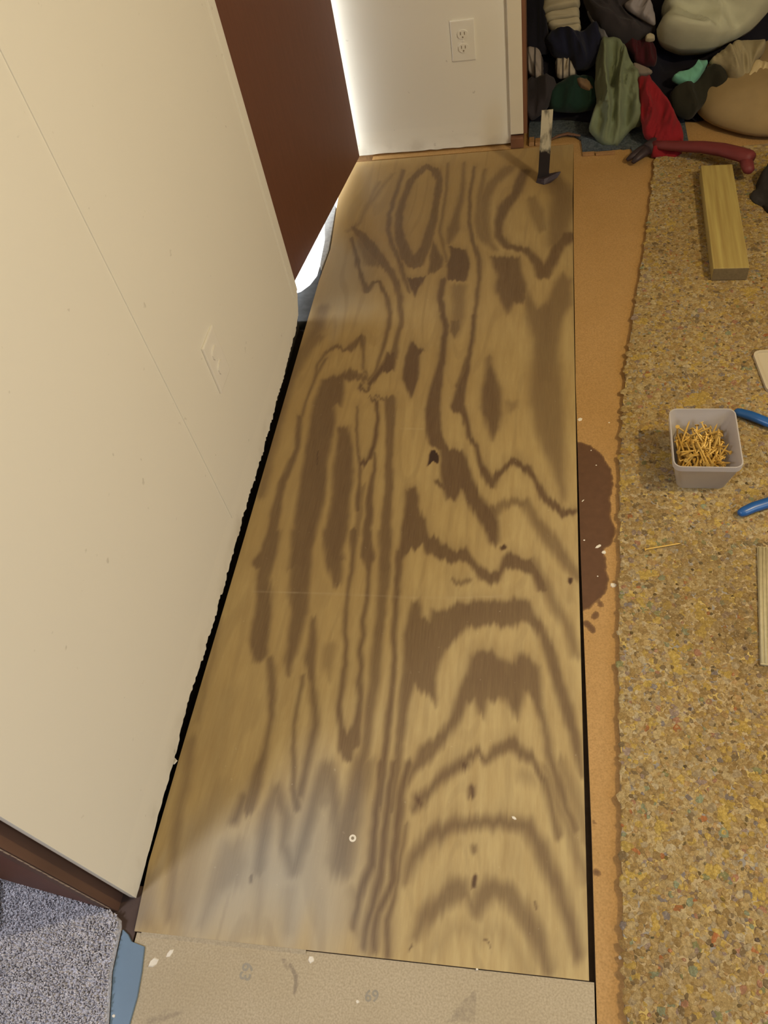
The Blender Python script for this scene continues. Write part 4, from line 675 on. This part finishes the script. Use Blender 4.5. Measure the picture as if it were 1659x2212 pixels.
LAB = dict(
 dark_clothes_heap='heap of black clothes filling the closet floor', folded_cream_shirt='cream shirt folded in layers on top of navy sweater',
 black_jacket='black jacket bunched against the closet casing', navy_sweater='dark navy sweater below the folded cream shirt',
 grey_striped_shirt='grey and pink striped shirt beside the closet casing', beige_striped_shirt='beige shirt with dark stripes below the navy sweater',
 charcoal_trousers='charcoal trousers low in the pile behind the pry bar', dark_green_shirt='dark green shirt left of the sage shirt',
 brown_sock='small brown sock above the dark green shirt', grey_sleeve='thin grey sleeve hanging down to the sage shirt',
 charcoal_coat='charcoal coat draped at top middle of the pile', lavender_grey_shirt='lavender grey shirt lying over the charcoal coat',
 pale_fleece_blanket='large pale cream fleece blanket at top right of the pile', cream_button='tiny round cream bit beside the fleece blanket',
 maroon_shirt='dark maroon shirt above the bright red shirt', turquoise_top='turquoise top peeking out of black clothes',
 olive_black_trousers='olive black trousers below the turquoise top', beige_shirt='crumpled beige shirt above the tan pouf',
 cream_towel='cream towel lying on top of the tan pouf', grey_strap='grey brown strap at the top of the red shirt',
 sage_green_shirt='sage green shirt hanging out of the closet pile', red_shirt='bright red shirt trailing down to the hammer')
fold_shirt = empty('folded_cream_shirt'); tag(fold_shirt, LAB['folded_cream_shirt'], 'shirt', 'clothes piled in the closet')
for q, (nm, pts, kk, kw) in enumerate(CLOTH):
    if nm == 'fold':
        blob('fold', pts, (0, -kk, 1), seed=q, parent=fold_shirt, **kw); continue
    cat = {'pale_fleece_blanket': 'blanket', 'brown_sock': 'sock', 'cream_towel': 'towel', 'cream_button': 'scrap', 'grey_strap': 'strap', 'dark_clothes_heap': 'clothes',
           'charcoal_trousers': 'trousers', 'olive_black_trousers': 'trousers', 'navy_sweater': 'sweater', 'charcoal_coat': 'coat', 'black_jacket': 'jacket', 'grey_sleeve': 'garment'}.get(nm, 'shirt')
    o = blob('cream_scrap' if nm == 'cream_button' else nm, pts, (0, -kk, 1), seed=q, **kw)
    tag(o, LAB[nm], cat, 'clothes piled in the closet')
# closet carpet with a frayed edge
xs = np.linspace(-.068, .43, 130)
fr = 2.665 - .06*sstep((xs-.07)/.05)*1 + .010*vnoise(xs*70, xs*0) + .006*vnoise(xs*220, xs*0+4)
fr = np.where(xs > .26, 2.52 + .012*vnoise(xs*90, xs*0), np.where(xs > .105, 2.552 + .008*vnoise(xs*90, xs*0), fr))
poly = [(float(x), float(y)) for x, y in zip(xs, fr)] + [(.43, 3.45), (-.068, 3.45)]
tag(MB().prism(poly, -.001, .008).build('closet_carpet', M_BLUEC), 'blue grey closet carpet with a frayed front edge', 'carpet')
for (x0, y0, x1, y1, z1) in ((-.066, 2.618, -.049, 2.655, .012), (-.046, 2.616, -.028, 2.650, .010), (.105, 2.528, .142, 2.545, .006), (.146, 2.526, .205, 2.541, .006)):
    o = MB().box((x0, y0, -.0012), (x1, y1, z1)).build('wood_scrap', M_STRIP, bevel=.0015)
    near = x0 > .05
    tag(o, {-.066: 'brown wood scrap touching the closet casing block', -.046: 'brown wood scrap just left of the pry bar', .105: 'short wood tack scrap at the left below the sage shirt', .146: 'longer wood tack scrap under the sage shirt'}[x0], 'wood scrap', 'wood scraps at the closet threshold')
t_ = MB().tube([(-.005, 2.632, .005), (.03, 2.650, .011), (.06, 2.655, .013), (.10, 2.640, .010)], [.003, .006, .007, .004], 8, .6)
tag(t_.build('carpet_fringe', simple('frayed_brown_fringe', (.16, .085, .055), .95, .5, 200, bump=.6), smooth=True), 'rolled brown fringe at the closet carpet edge', 'fringe')

# tan pouf
prof = [(.0, .0), (.26, .0), (.285, .006), (.295, .022), (.290, .045), (.268, .078), (.225, .105), (.165, .121), (.10, .129), (.03, .132), (0, .132)]
v = []; f = []; NS = 48
for r, z in prof:
    for q in range(NS):
        t2 = 2*math.pi*q/NS
        rr2 = r*(1+.015*math.sin(t2*5+z*20)+.01*math.sin(t2*9))
        v.append((rr2*math.cos(t2), rr2*math.sin(t2), z))
for i in range(len(prof)-1):
    for q in range(NS): f.append((i*NS+q, i*NS+(q+1) % NS, (i+1)*NS+(q+1) % NS, (i+1)*NS+q))
po = MB().add(v, f).build('floor_pouf', CM['tan'], smooth=True)
bm = bmesh.new(); bm.from_mesh(po.data); bmesh.ops.remove_doubles(bm, verts=bm.verts, dist=1e-4); bm.to_mesh(po.data); bm.free()
po.location = (.735, 2.80, .0125)
tag(po, 'rounded tan fabric pouf at the right of the closet pile', 'pouf')

# ------------------------------------------------------------------ outlets
def outlet(name, loc, rz, label, mp, w=.073, hh=.117, slots=True):
    r = empty(name, loc); r.rotation_euler = (0, 0, rz); tag(r, label, 'outlet')
    # local: plate in the x-z plane, front towards -y
    MB().box((-w/2, -.0055, -hh/2), (w/2, .001, hh/2)).build('plate', mp, r, bevel=.003)
    for s in (-1, 1):
        pts = [(.0165*math.cos(t)*1.0, .0135*math.sin(t)) for t in np.linspace(0, 2*math.pi, 20, endpoint=False)]
        pts = [(max(-.0155, min(.0155, x)), max(-.0125, min(.0125, z))) for x, z in pts]
        m = MB(); n = len(pts)
        m.add([(x, -.0085, z+s*.0195) for x, z in pts] + [(x, -.005, z+s*.0195) for x, z in pts], [tuple(range(n))] + [(i, n+i, n+(i+1) % n, (i+1) % n) for i in range(n)])
        rc = m.build('receptacle', mp, r)
        if slots:
            for dx in (-.006, .006):
                MB().box((dx-.0012, -.0092, s*.0195-.001), (dx+.0012, -.0082, s*.0195+.0075)).build('slot', M_SLOT, rc)
            MB().tube([(0, -.0092, s*.0195-.0075), (0, -.0082, s*.0195-.0075)], .0024, 10, up=(0, 0, 1)).build('ground_hole', M_SLOT, rc)
    MB().tube([(0, -.0066, 0), (0, -.005, 0)], .003, 10).build('screw', mp, r)
    return r
outlet('wall_outlet', (-.2605, 2.636, .343), 0, 'ivory duplex outlet on the far wall near the closet', M_PLATE)
outlet('wall_outlet', (XW, 1.207, .350), math.radians(90), 'painted-over outlet plate low on the left wall', M_PLATE2, .075, .122, slots=False)

# ------------------------------------------------------------------ lumber, tub, nails, tools
lb = empty('lumber_offcut', (.4715, 2.087, TOPZ)); tag(lb, 'short pale pine two by four offcut lying on the pad', 'lumber')
lo = MB().box((-.0435, -.248, 0), (.0435, .248, .038)).build('board', [M_LUMBER, M_LEND], lb, bevel=.003)
for p in lo.data.polygons:
    if abs(p.normal.y) > .9: p.material_index = 1
lb.rotation_euler = (0, 0, -.040)

TX0, TY0 = .322, 1.200
tub = empty('plastic_tub', (TX0, TY0, TOPZ)); tag(tub, 'square frosted plastic tub holding gold nails', 'tub')
TROT = -.02
def rrect(w, d, r, n=5):
    o = []
    for sx, sy, a0 in ((1, 1, 0), (-1, 1, 90), (-1, -1, 180), (1, -1, 270)):
        for i in range(n+1):
            t = math.radians(a0 + 90*i/n); o.append((sx*(w/2-r)+r*math.cos(t), sy*(d/2-r)+r*math.sin(t)))
    return o
TW0, TD0, TW1, TD1, TH = .098, .124, .134, .166, .094
def loop(w, d, r, z): return [(x, y, z) for x, y in rrect(w, d, r)]
L_ = [loop(TW0-.004, TD0-.004, .012, 0), loop(TW0, TD0, .014, .003), loop(TW1-.006, TD1-.006, .016, TH-.016), loop(TW1, TD1, .017, TH-.013), loop(TW1, TD1, .017, TH),
      loop(TW1-.005, TD1-.005, .015, TH), loop(TW1-.009, TD1-.009, .015, TH-.016), loop(TW0-.003, TD0-.003, .013, .004), ]
v = sum(L_, []); nl = len(L_[0]); f = []
for i in range(len(L_)-1):
    for q in range(nl): f.append((i*nl+q, i*nl+(q+1) % nl, (i+1)*nl+(q+1) % nl, (i+1)*nl+q))
f.append(tuple(range(nl-1, -1, -1))); f.append(tuple((len(L_)-1)*nl+q for q in range(nl)))
body = MB().add(v, f).build('tub_body', M_TUB, tub); smooth_by_angle(body, .7)
tub.rotation_euler = (0, 0, TROT)

def nail_mesh():
    m = MB(); n = 7
    prof = [(0, .0, .0), (.0045, 0, 0), (.0045, .0016, 0), (.0019, .0022, 0), (.0019, .066, 0), (.0002, .074, 0)]
    v = []; f = []
    for r, z, _ in prof[1:]:
        for q in range(n): v.append((r*math.cos(6.2832*q/n), r*math.sin(6.2832*q/n), z))
    for i in range(len(prof)-2):
        for q in range(n): f.append((i*n+q, i*n+(q+1) % n, (i+1)*n+(q+1) % n, (i+1)*n+q))
    f.append(tuple(range(n-1, -1, -1))); f.append(tuple((len(prof)-2)*n+q for q in range(n)))
    m.add(v, f); o = m.build('nail', M_NAIL, smooth=False); me = o.data; bpy.data.objects.remove(o); return me
NM = nail_mesh()
def put_nail(base, d, label, group=None):
    o = bpy.data.objects.new('nail', NM); COL.objects.link(o)
    d = Vector(d).normalized()
    o.location = base; o.rotation_mode = 'QUATERNION'; o.rotation_quaternion = d.to_track_quat('Z', 'Y')
    tag(o, label, 'nail', group); return o
def inside(p):
    z = p[2]
    if z < .008: return False
    t = min(z, TH)/TH
    return abs(p[0]) < (TW0+(TW1-TW0)*t)/2-.0085 and abs(p[1]) < (TD0+(TD1-TD0)*t)/2-.0085
cnt = 0; tries = 0; rn = random.Random(3)
while cnt < 290 and tries < 150000:
    tries += 1
    lvl = .010 + .058*(cnt/290.0)
    c = Vector((rn.uniform(-.057, .052), rn.uniform(-.072, .066), lvl + rn.uniform(-.004, .006)))
    if cnt > 90: c.z -= .016*max(0, c.y/.065)          # heaped towards the near left
    if cnt > 90: c.z -= .008*max(0, c.x/.05)
    az = rn.gauss(math.radians(80), .75); el = rn.gauss(0, .15 if cnt < 200 else .38)
    d = Vector((math.cos(az)*math.cos(el), math.sin(az)*math.cos(el), math.sin(el)))
    if rn.random() < .5: d = -d
    a_ = c - d*.037; b_ = c + d*.037
    if not (inside(a_) and inside(b_)): continue
    if max(a_.z, b_.z) > .090: continue
    w = Matrix.Rotation(TROT, 3, 'Z') @ a_ + Vector((TX0, TY0, TOPZ))
    put_nail(w, Matrix.Rotation(TROT, 3, 'Z') @ d, 'gold nail in the heap inside the plastic tub', 'gold nails in the tub')
    cnt += 1
put_nail((.1965, .977, TOPZ+.003), (.0715, .017, 0), 'single gold nail lying loose on the foam pad')

# hammer
hm = empty('hammer', (.31, 2.49, 0)); tag(hm, 'hammer with a dark head and deep red handle across the lumber end', 'hammer')
H0 = Vector((.31, 2.49, 0))
def rel(*pts): return [tuple(Vector(p)-H0) for p in pts]
MB().tube(rel((.315, 2.503, .035), (.345, 2.485, .040), (.40, 2.455, .048), (.45, 2.425, .058), (.50, 2.387, .066), (.54, 2.350, .070), (.566, 2.325, .071), (.574, 2.318, .071)),
          [.015, .016, .018, .020, .022, .023, .023, .017], 14, .82).build('handle', M_REDH, hm, smooth=True)
MB().tube(rel((.556, 2.333, .066), (.560, 2.305, .060), (.562, 2.285, .056), (.562, 2.276, .055)), [.017, .018, .016, .009], 12, .9).build('handle_heel', M_REDH, hm, smooth=True)
MB().tube(rel((.298, 2.492, .026), (.322, 2.514, .030), (.338, 2.528, .032), (.346, 2.535, .033), (.350, 2.539, .033), (.366, 2.552, .042)), [.020, .021, .016, .016, .022, .022], 14).build('striking_head', M_HEAD, hm, smooth=True)
for s in (-1, 1):
    MB().tube(rel((.302, 2.496, .027), (.284+s*.004, 2.480-s*.005, .027), (.264+s*.006, 2.464-s*.007, .023), (.246+s*.008, 2.450-s*.009, .015)), [.018, .016, .012, .006], 10, .8).build('claw', M_HEAD, hm, smooth=True)

# pry bar standing upright
pb = empty('pry_bar', (-.010, 2.398, 0)); tag(pb, 'flat black pry bar standing on its hooked end, upper half pale', 'pry bar')
m = MB(); prof = [(.000, .002), (.0005, .012), (.000, .03), (.000, .06), (.001, .11), (.002, .17), (.004, .222)]
v = []; f = []
for i, (dy, z) in enumerate(prof):
    w = .0165 if i > 1 else .019; t = .0035 if z > .03 else .005; xo = -.008 + .012*(z/.222)
    if z > .21: t = .0018
    v += [(xo-w, dy-t, z), (xo+w, dy-t, z), (xo+w, dy+t, z), (xo-w, dy+t, z)]
for i in range(len(prof)-1):
    for q in range(4): f.append((i*4+q, i*4+(q+1) % 4, (i+1)*4+(q+1) % 4, (i+1)*4+q))
f += [(3, 2, 1, 0), tuple(len(v)-4+q for q in range(4))]
m.add(v, f).build('shank', M_BAR, pb)
MB().add([(-.030, -.006, .001), (-.005, -.022, .001), (.014, -.014, .001), (.036, -.004, .012), (.046, .004, .024), (.030, .006, .018), (.012, .008, .002), (-.026, .006, .001),
          (-.026, -.004, .014), (-.005, -.014, .016), (.012, -.008, .018), (.030, -.001, .024), (.045, .005, .026), (.028, .006, .024), (.010, .006, .020), (-.022, .005, .016)],
         [(0, 7, 6, 5, 4, 3, 2, 1), (8, 9, 10, 11, 12, 13, 14, 15)] + [(i, (i+1) % 8, 8+(i+1) % 8, 8+i) for i in range(8)]).build('hook', M_HEAD, pb)

# blue handled pliers, open
pr = empty('pliers', (.672, 1.21, 0)); tag(pr, 'open pliers with two blue dipped grips at the right edge', 'pliers')
P0 = Vector((.672, 1.21, 0))
def relp(*pts): return [tuple(Vector(p)-P0) for p in pts]
zz = TOPZ + .012
MB().tube(relp((.4135, 1.356, zz), (.416, 1.354, zz), (.424, 1.349, zz), (.445, 1.338, zz+.001), (.475, 1.318, zz+.001), (.51, 1.296, zz+.001), (.55, 1.272, zz), (.60, 1.245, zz)), [.004, .008, .0105, .0115, .0115, .011, .010, .009], 14, .85).build('grip', M_BLUE, pr, smooth=True)
MB().tube(relp((.3845, 1.062, zz), (.387, 1.064, zz), (.395, 1.069, zz), (.415, 1.080, zz+.001), (.445, 1.092, zz+.001), (.485, 1.112, zz+.001), (.53, 1.138, zz), (.60, 1.175, zz)), [.004, .008, .0105, .0115, .0115, .011, .010, .009], 14, .85).build('grip', M_BLUE, pr, smooth=True)
MB().tube(relp((.60, 1.245, zz), (.64, 1.224, zz), (.672, 1.205, zz-.003), (.74, 1.190, zz-.003), (.765, 1.203, zz-.003)), [.007, .009, .016, .011, .004], 10, .5).build('jaw', M_STEEL, pr, smooth=True)
MB().tube(relp((.60, 1.175, zz), (.64, 1.196, zz), (.672, 1.215, zz-.003), (.74, 1.232, zz-.003), (.765, 1.219, zz-.003)), [.007, .009, .016, .011, .004], 10, .5).build('jaw', M_STEEL, pr, smooth=True)
MB().tube(relp((.672, 1.21, zz-.012), (.672, 1.21, zz+.008)), .006, 12, up=(0, 1, 0)).build('pivot_pin', M_STEEL, pr)

# lid, ribbed mat, black scrap at the right edge
ld = empty('storage_cover', (.565, 1.495, TOPZ)); tag(ld, 'milky plastic cover lying on the pad at the right edge', 'cover')
lw = [(x, y) for x, y in rrect(.160, .140, .016)]
MB().prism(lw, 0, .004).build('lid_top', M_LID, ld)
m = MB(); li = rrect(.148, .128, .012); n = len(lw)
m.add([(x, y, .004) for x, y in lw] + [(x, y, .008) for x, y in lw] + [(x, y, .008) for x, y in li] + [(x, y, .004) for x, y in li], [(k*n+i, k*n+(i+1) % n, (k+1)*n+(i+1) % n, (k+1)*n+i) for k in range(3) for i in range(n)])
m.build('lid_rim', M_LID, ld)
ld.rotation_euler = (0, 0, .10)

rm = empty('ribbed_mat', (0, 0, 0)); tag(rm, 'beige ribbed woven mat at the right edge of the pad', 'mat')
mp = [(.4105, .988), (.379, .728), (.66, .700), (.69, .965)]
MB().prism([mp[0], mp[3], mp[2], mp[1]], TOPZ+.0002, TOPZ+.006).build('mat_body', M_MAT, rm, bevel=.002)
m = MB()
for i in range(44):
    t = (i+.5)/44
    a_ = Vector(mp[0]).lerp(Vector(mp[3]), t); b_ = Vector(mp[1]).lerp(Vector(mp[2]), t)
    m.tube([(a_.x, a_.y-.003, TOPZ+.006), (b_.x, b_.y+.003, TOPZ+.006)], .0024, 6, .7)
o = m.build('ribs', M_MAT, rm, smooth=True); o['kind'] = 'stuff'
o = blob('black_rag', [(.63, 2.36, TOPZ), (.612, 2.315, TOPZ), (.602, 2.287, TOPZ), (.588, 2.278, TOPZ), (.584, 2.235, TOPZ), (.563, 2.222, TOPZ), (.570, 2.185, TOPZ), (.592, 2.168, TOPZ), (.597, 2.14, TOPZ), (.62, 2.10, TOPZ), (.75, 2.10, TOPZ), (.78, 2.34, TOPZ)],
         (0, 0, 1), .05, 'ink', f=11, a=.012, seed=77, back=.01, mat=simple('black_rag_cloth', (.03, .026, .026), .8, .4, 60))
o.location.z = .004
tag(o, 'crumpled black rag beside the pine offcut', 'rag')

# ------------------------------------------------------------------ hall floor
hc = MB()
cp = [(-.712, .213), (-.698, .205), (-.692, .190), (-.686, .13), (-.664, .05), (-.650, -.05), (-.66, -.62), (-1.95, -.62), (-1.95, .26), (-.93, .262), (-.84, .245), (-.745, .222)]
tag(hc.prism([(x, y) for x, y in cp][::-1], -.03, .010).build('hall_carpet_base', M_CARPET), 'grey carpet in the hall beyond the doorway', 'carpet')
hco = bpy.data.objects['hall_carpet_base']; hco.name = 'hall_carpet'
# tufts
tf = MB(); rt = random.Random(5)
def in_poly(x, y, P):
    c = False
    for i in range(len(P)):
        (x0, y0), (x1, y1) = P[i], P[(i+1) % len(P)]
        if (y0 > y) != (y1 > y) and x < (x1-x0)*(y-y0)/(y1-y0)+x0: c = not c
    return c
tv = []; tff = []
for _ in range(15000):
    x = rt.uniform(-1.0, -.655); y = rt.uniform(-.06, .245)
    if not in_poly(x, y, cp): continue
    r = rt.uniform(.0012, .0022); hgt = rt.uniform(.004, .008); ax = rt.uniform(-.004, .004); ay = rt.uniform(-.004, .004)
    n0 = len(tv); a0 = rt.uniform(0, 2.1)
    for q in range(3): tv.append((x+r*math.cos(a0+2.094*q), y+r*math.sin(a0+2.094*q), .009))
    for q in range(3): tv.append((x+ax+r*.8*math.cos(a0+2.094*q), y+ay+r*.8*math.sin(a0+2.094*q), .010+hgt))
    tff += [(n0, n0+1, n0+4, n0+3), (n0+1, n0+2, n0+5, n0+4), (n0+2, n0, n0+3, n0+5), (n0+3, n0+4, n0+5)]
o = MB().add(tv, tff).build('carpet_pile', M_CARPET, hco, fix=False); o['kind'] = 'stuff'
bf = [(-.689, .192), (-.678, .186), (-.668, .176), (-.643, .171), (-.636, .135), (-.632, .10), (-.633, .05), (-.636, -.05), (-.648, -.05), (-.662, .05), (-.6845, .13)]
xs_ = []
tag(MB().prism(bf[::-1], -.028, .0016).build('blue_underlay_strip', M_BLUEF, bevel=.001), 'blue underlay strip between hall carpet and particle board', 'underlay')
nv = [(-.962, .232), (-.948, .234), (-.936, .18), (-.866, .07), (-.845, .035), (-.84, -.1), (-1.3, -.1), (-1.3, .232)]
tag(MB().prism(nv, .0188, .030).build('navy_rug', M_NAVY, bevel=.004), 'navy rug on the hall carpet at the left edge', 'rug')
bs = MB().add([(-.946, .233, .0188), (-.932, .232, .0188), (-.902, .165, .0188), (-.912, .160, .0188), (-.944, .233, .042), (-.934, .232, .042), (-.905, .165, .042), (-.911, .162, .042)],
              [(0, 1, 2, 3), (4, 7, 6, 5), (0, 4, 5, 1), (1, 5, 6, 2), (2, 6, 7, 3), (3, 7, 4, 0)]).build('wood_batten', simple('pale_slat_wood', (.50, .40, .27), .7, .2, 60), bevel=.001)
tag(bs, 'pale wooden batten beside the navy rug', 'batten')

# ------------------------------------------------------------------ flakes, splinters, screw
def flake(x, y, z, s, el=1.0, rz=0, label=None):
    n = 6; m = MB()
    pts = [(s*el*(.7+.5*random.random())*math.cos(6.283*i/n), s*(.7+.5*random.random())*math.sin(6.283*i/n)) for i in range(n)]
    h_ = s*.35
    m.add([(px_, py_, 0) for px_, py_ in pts] + [(px_*.8, py_*.8, h_*(.6+.6*random.random())) for px_, py_ in pts], [tuple(range(n-1, -1, -1)), tuple(range(n, 2*n))] + [(i, (i+1) % n, n+(i+1) % n, n+i) for i in range(n)])
    o = m.build('paint_flake', M_FLAKE); o.location = (x, y, z); o.rotation_euler = (0, 0, rz)
    return tag(o, label, 'paint flake', 'white paint flakes on the floor')
flake(0.1425,1.3481,-.0015,0.0022,1,0,'tiny white flake right of the ragged flake above the stain')
flake(0.1094,1.2171,-.0015,0.0018,1,0,'tiny white flake in the upper part of the dark stain')
flake(0.1034,0.9204,-.0015,0.002,1,0,'tiny white flake low in the dark stain')
flake(0.0789,1.0097,-.0015,0.0018,1.4,0.4,'tiny white flake near the plywood edge inside the dark stain')
flake(0.0995,1.2617,-.0015,0.0018,1,0,'tiny white flake at the upper rim of the dark stain')
flake(0.0756,1.3599,-0.0015,0.005,1.3,0.3,'ragged white flake beside the plywood above the dark stain')
flake(0.1075,0.9949,-0.0015,0.003,2.6,0.6,'long white sliver inside the dark stain')
flake(0.1172,0.9799,-0.0015,0.0045,1.2,0,'cream flake at the notch of the dark stain')
flake(0.1332,0.8992,-0.0015,0.006,1.2,0.2,'largest white flake right of the dark stain')
flake(0.0781,1.1149,-0.0015,0.0015,3,0.9,'thin pale splinter in the middle of the dark stain')
flake(0.1156,0.2352,-0.0015,0.003,1,0,'white flake on the strip near the bottom edge')
flake(-0.621,0.1494,-0.003,0.007,1.2,0.7,'big white chip by the blue underlay strip')
flake(-0.5972,0.1667,-0.003,0.004,1.8,0.9,'slim white chip below the plywood corner')
flake(-0.3596,0.183,-0.003,0.006,1,0.4,'white triangular chip below the plywood front edge')
flake(-0.2767,0.1338,-0.003,0.003,1,0,'small white chip by the printed number')
flake(-0.098,0.1962,0,0.0022,1,0,'white speck on the plywood front edge')
flake(-0.0482,0.4278,0,0.0025,2.2,-0.5,'curled white speck on the front grain arch')
flake(-0.6882,0.4788,0,0.008,1.1,0.3,'white plaster crumb at the foot of the left wall')
flake(-0.6612,0.0706,0.002,0.003,1,0,'white fibre speck on the blue underlay strip')
sw = empty('drywall_screw', (-0.3207, 0.371, 0)); tag(sw, 'pale screw head set into the plywood near its left front', 'screw')
MB().tube([(0, 0, .0001), (0, 0, .0012)], .0062, 16, up=(0, 1, 0)).build('screw_head', M_FLAKE, sw)
MB().tube([(0, 0, .0012), (0, 0, .0015)], .0028, 8, up=(0, 1, 0)).build('drive_recess', M_SLOT, sw)
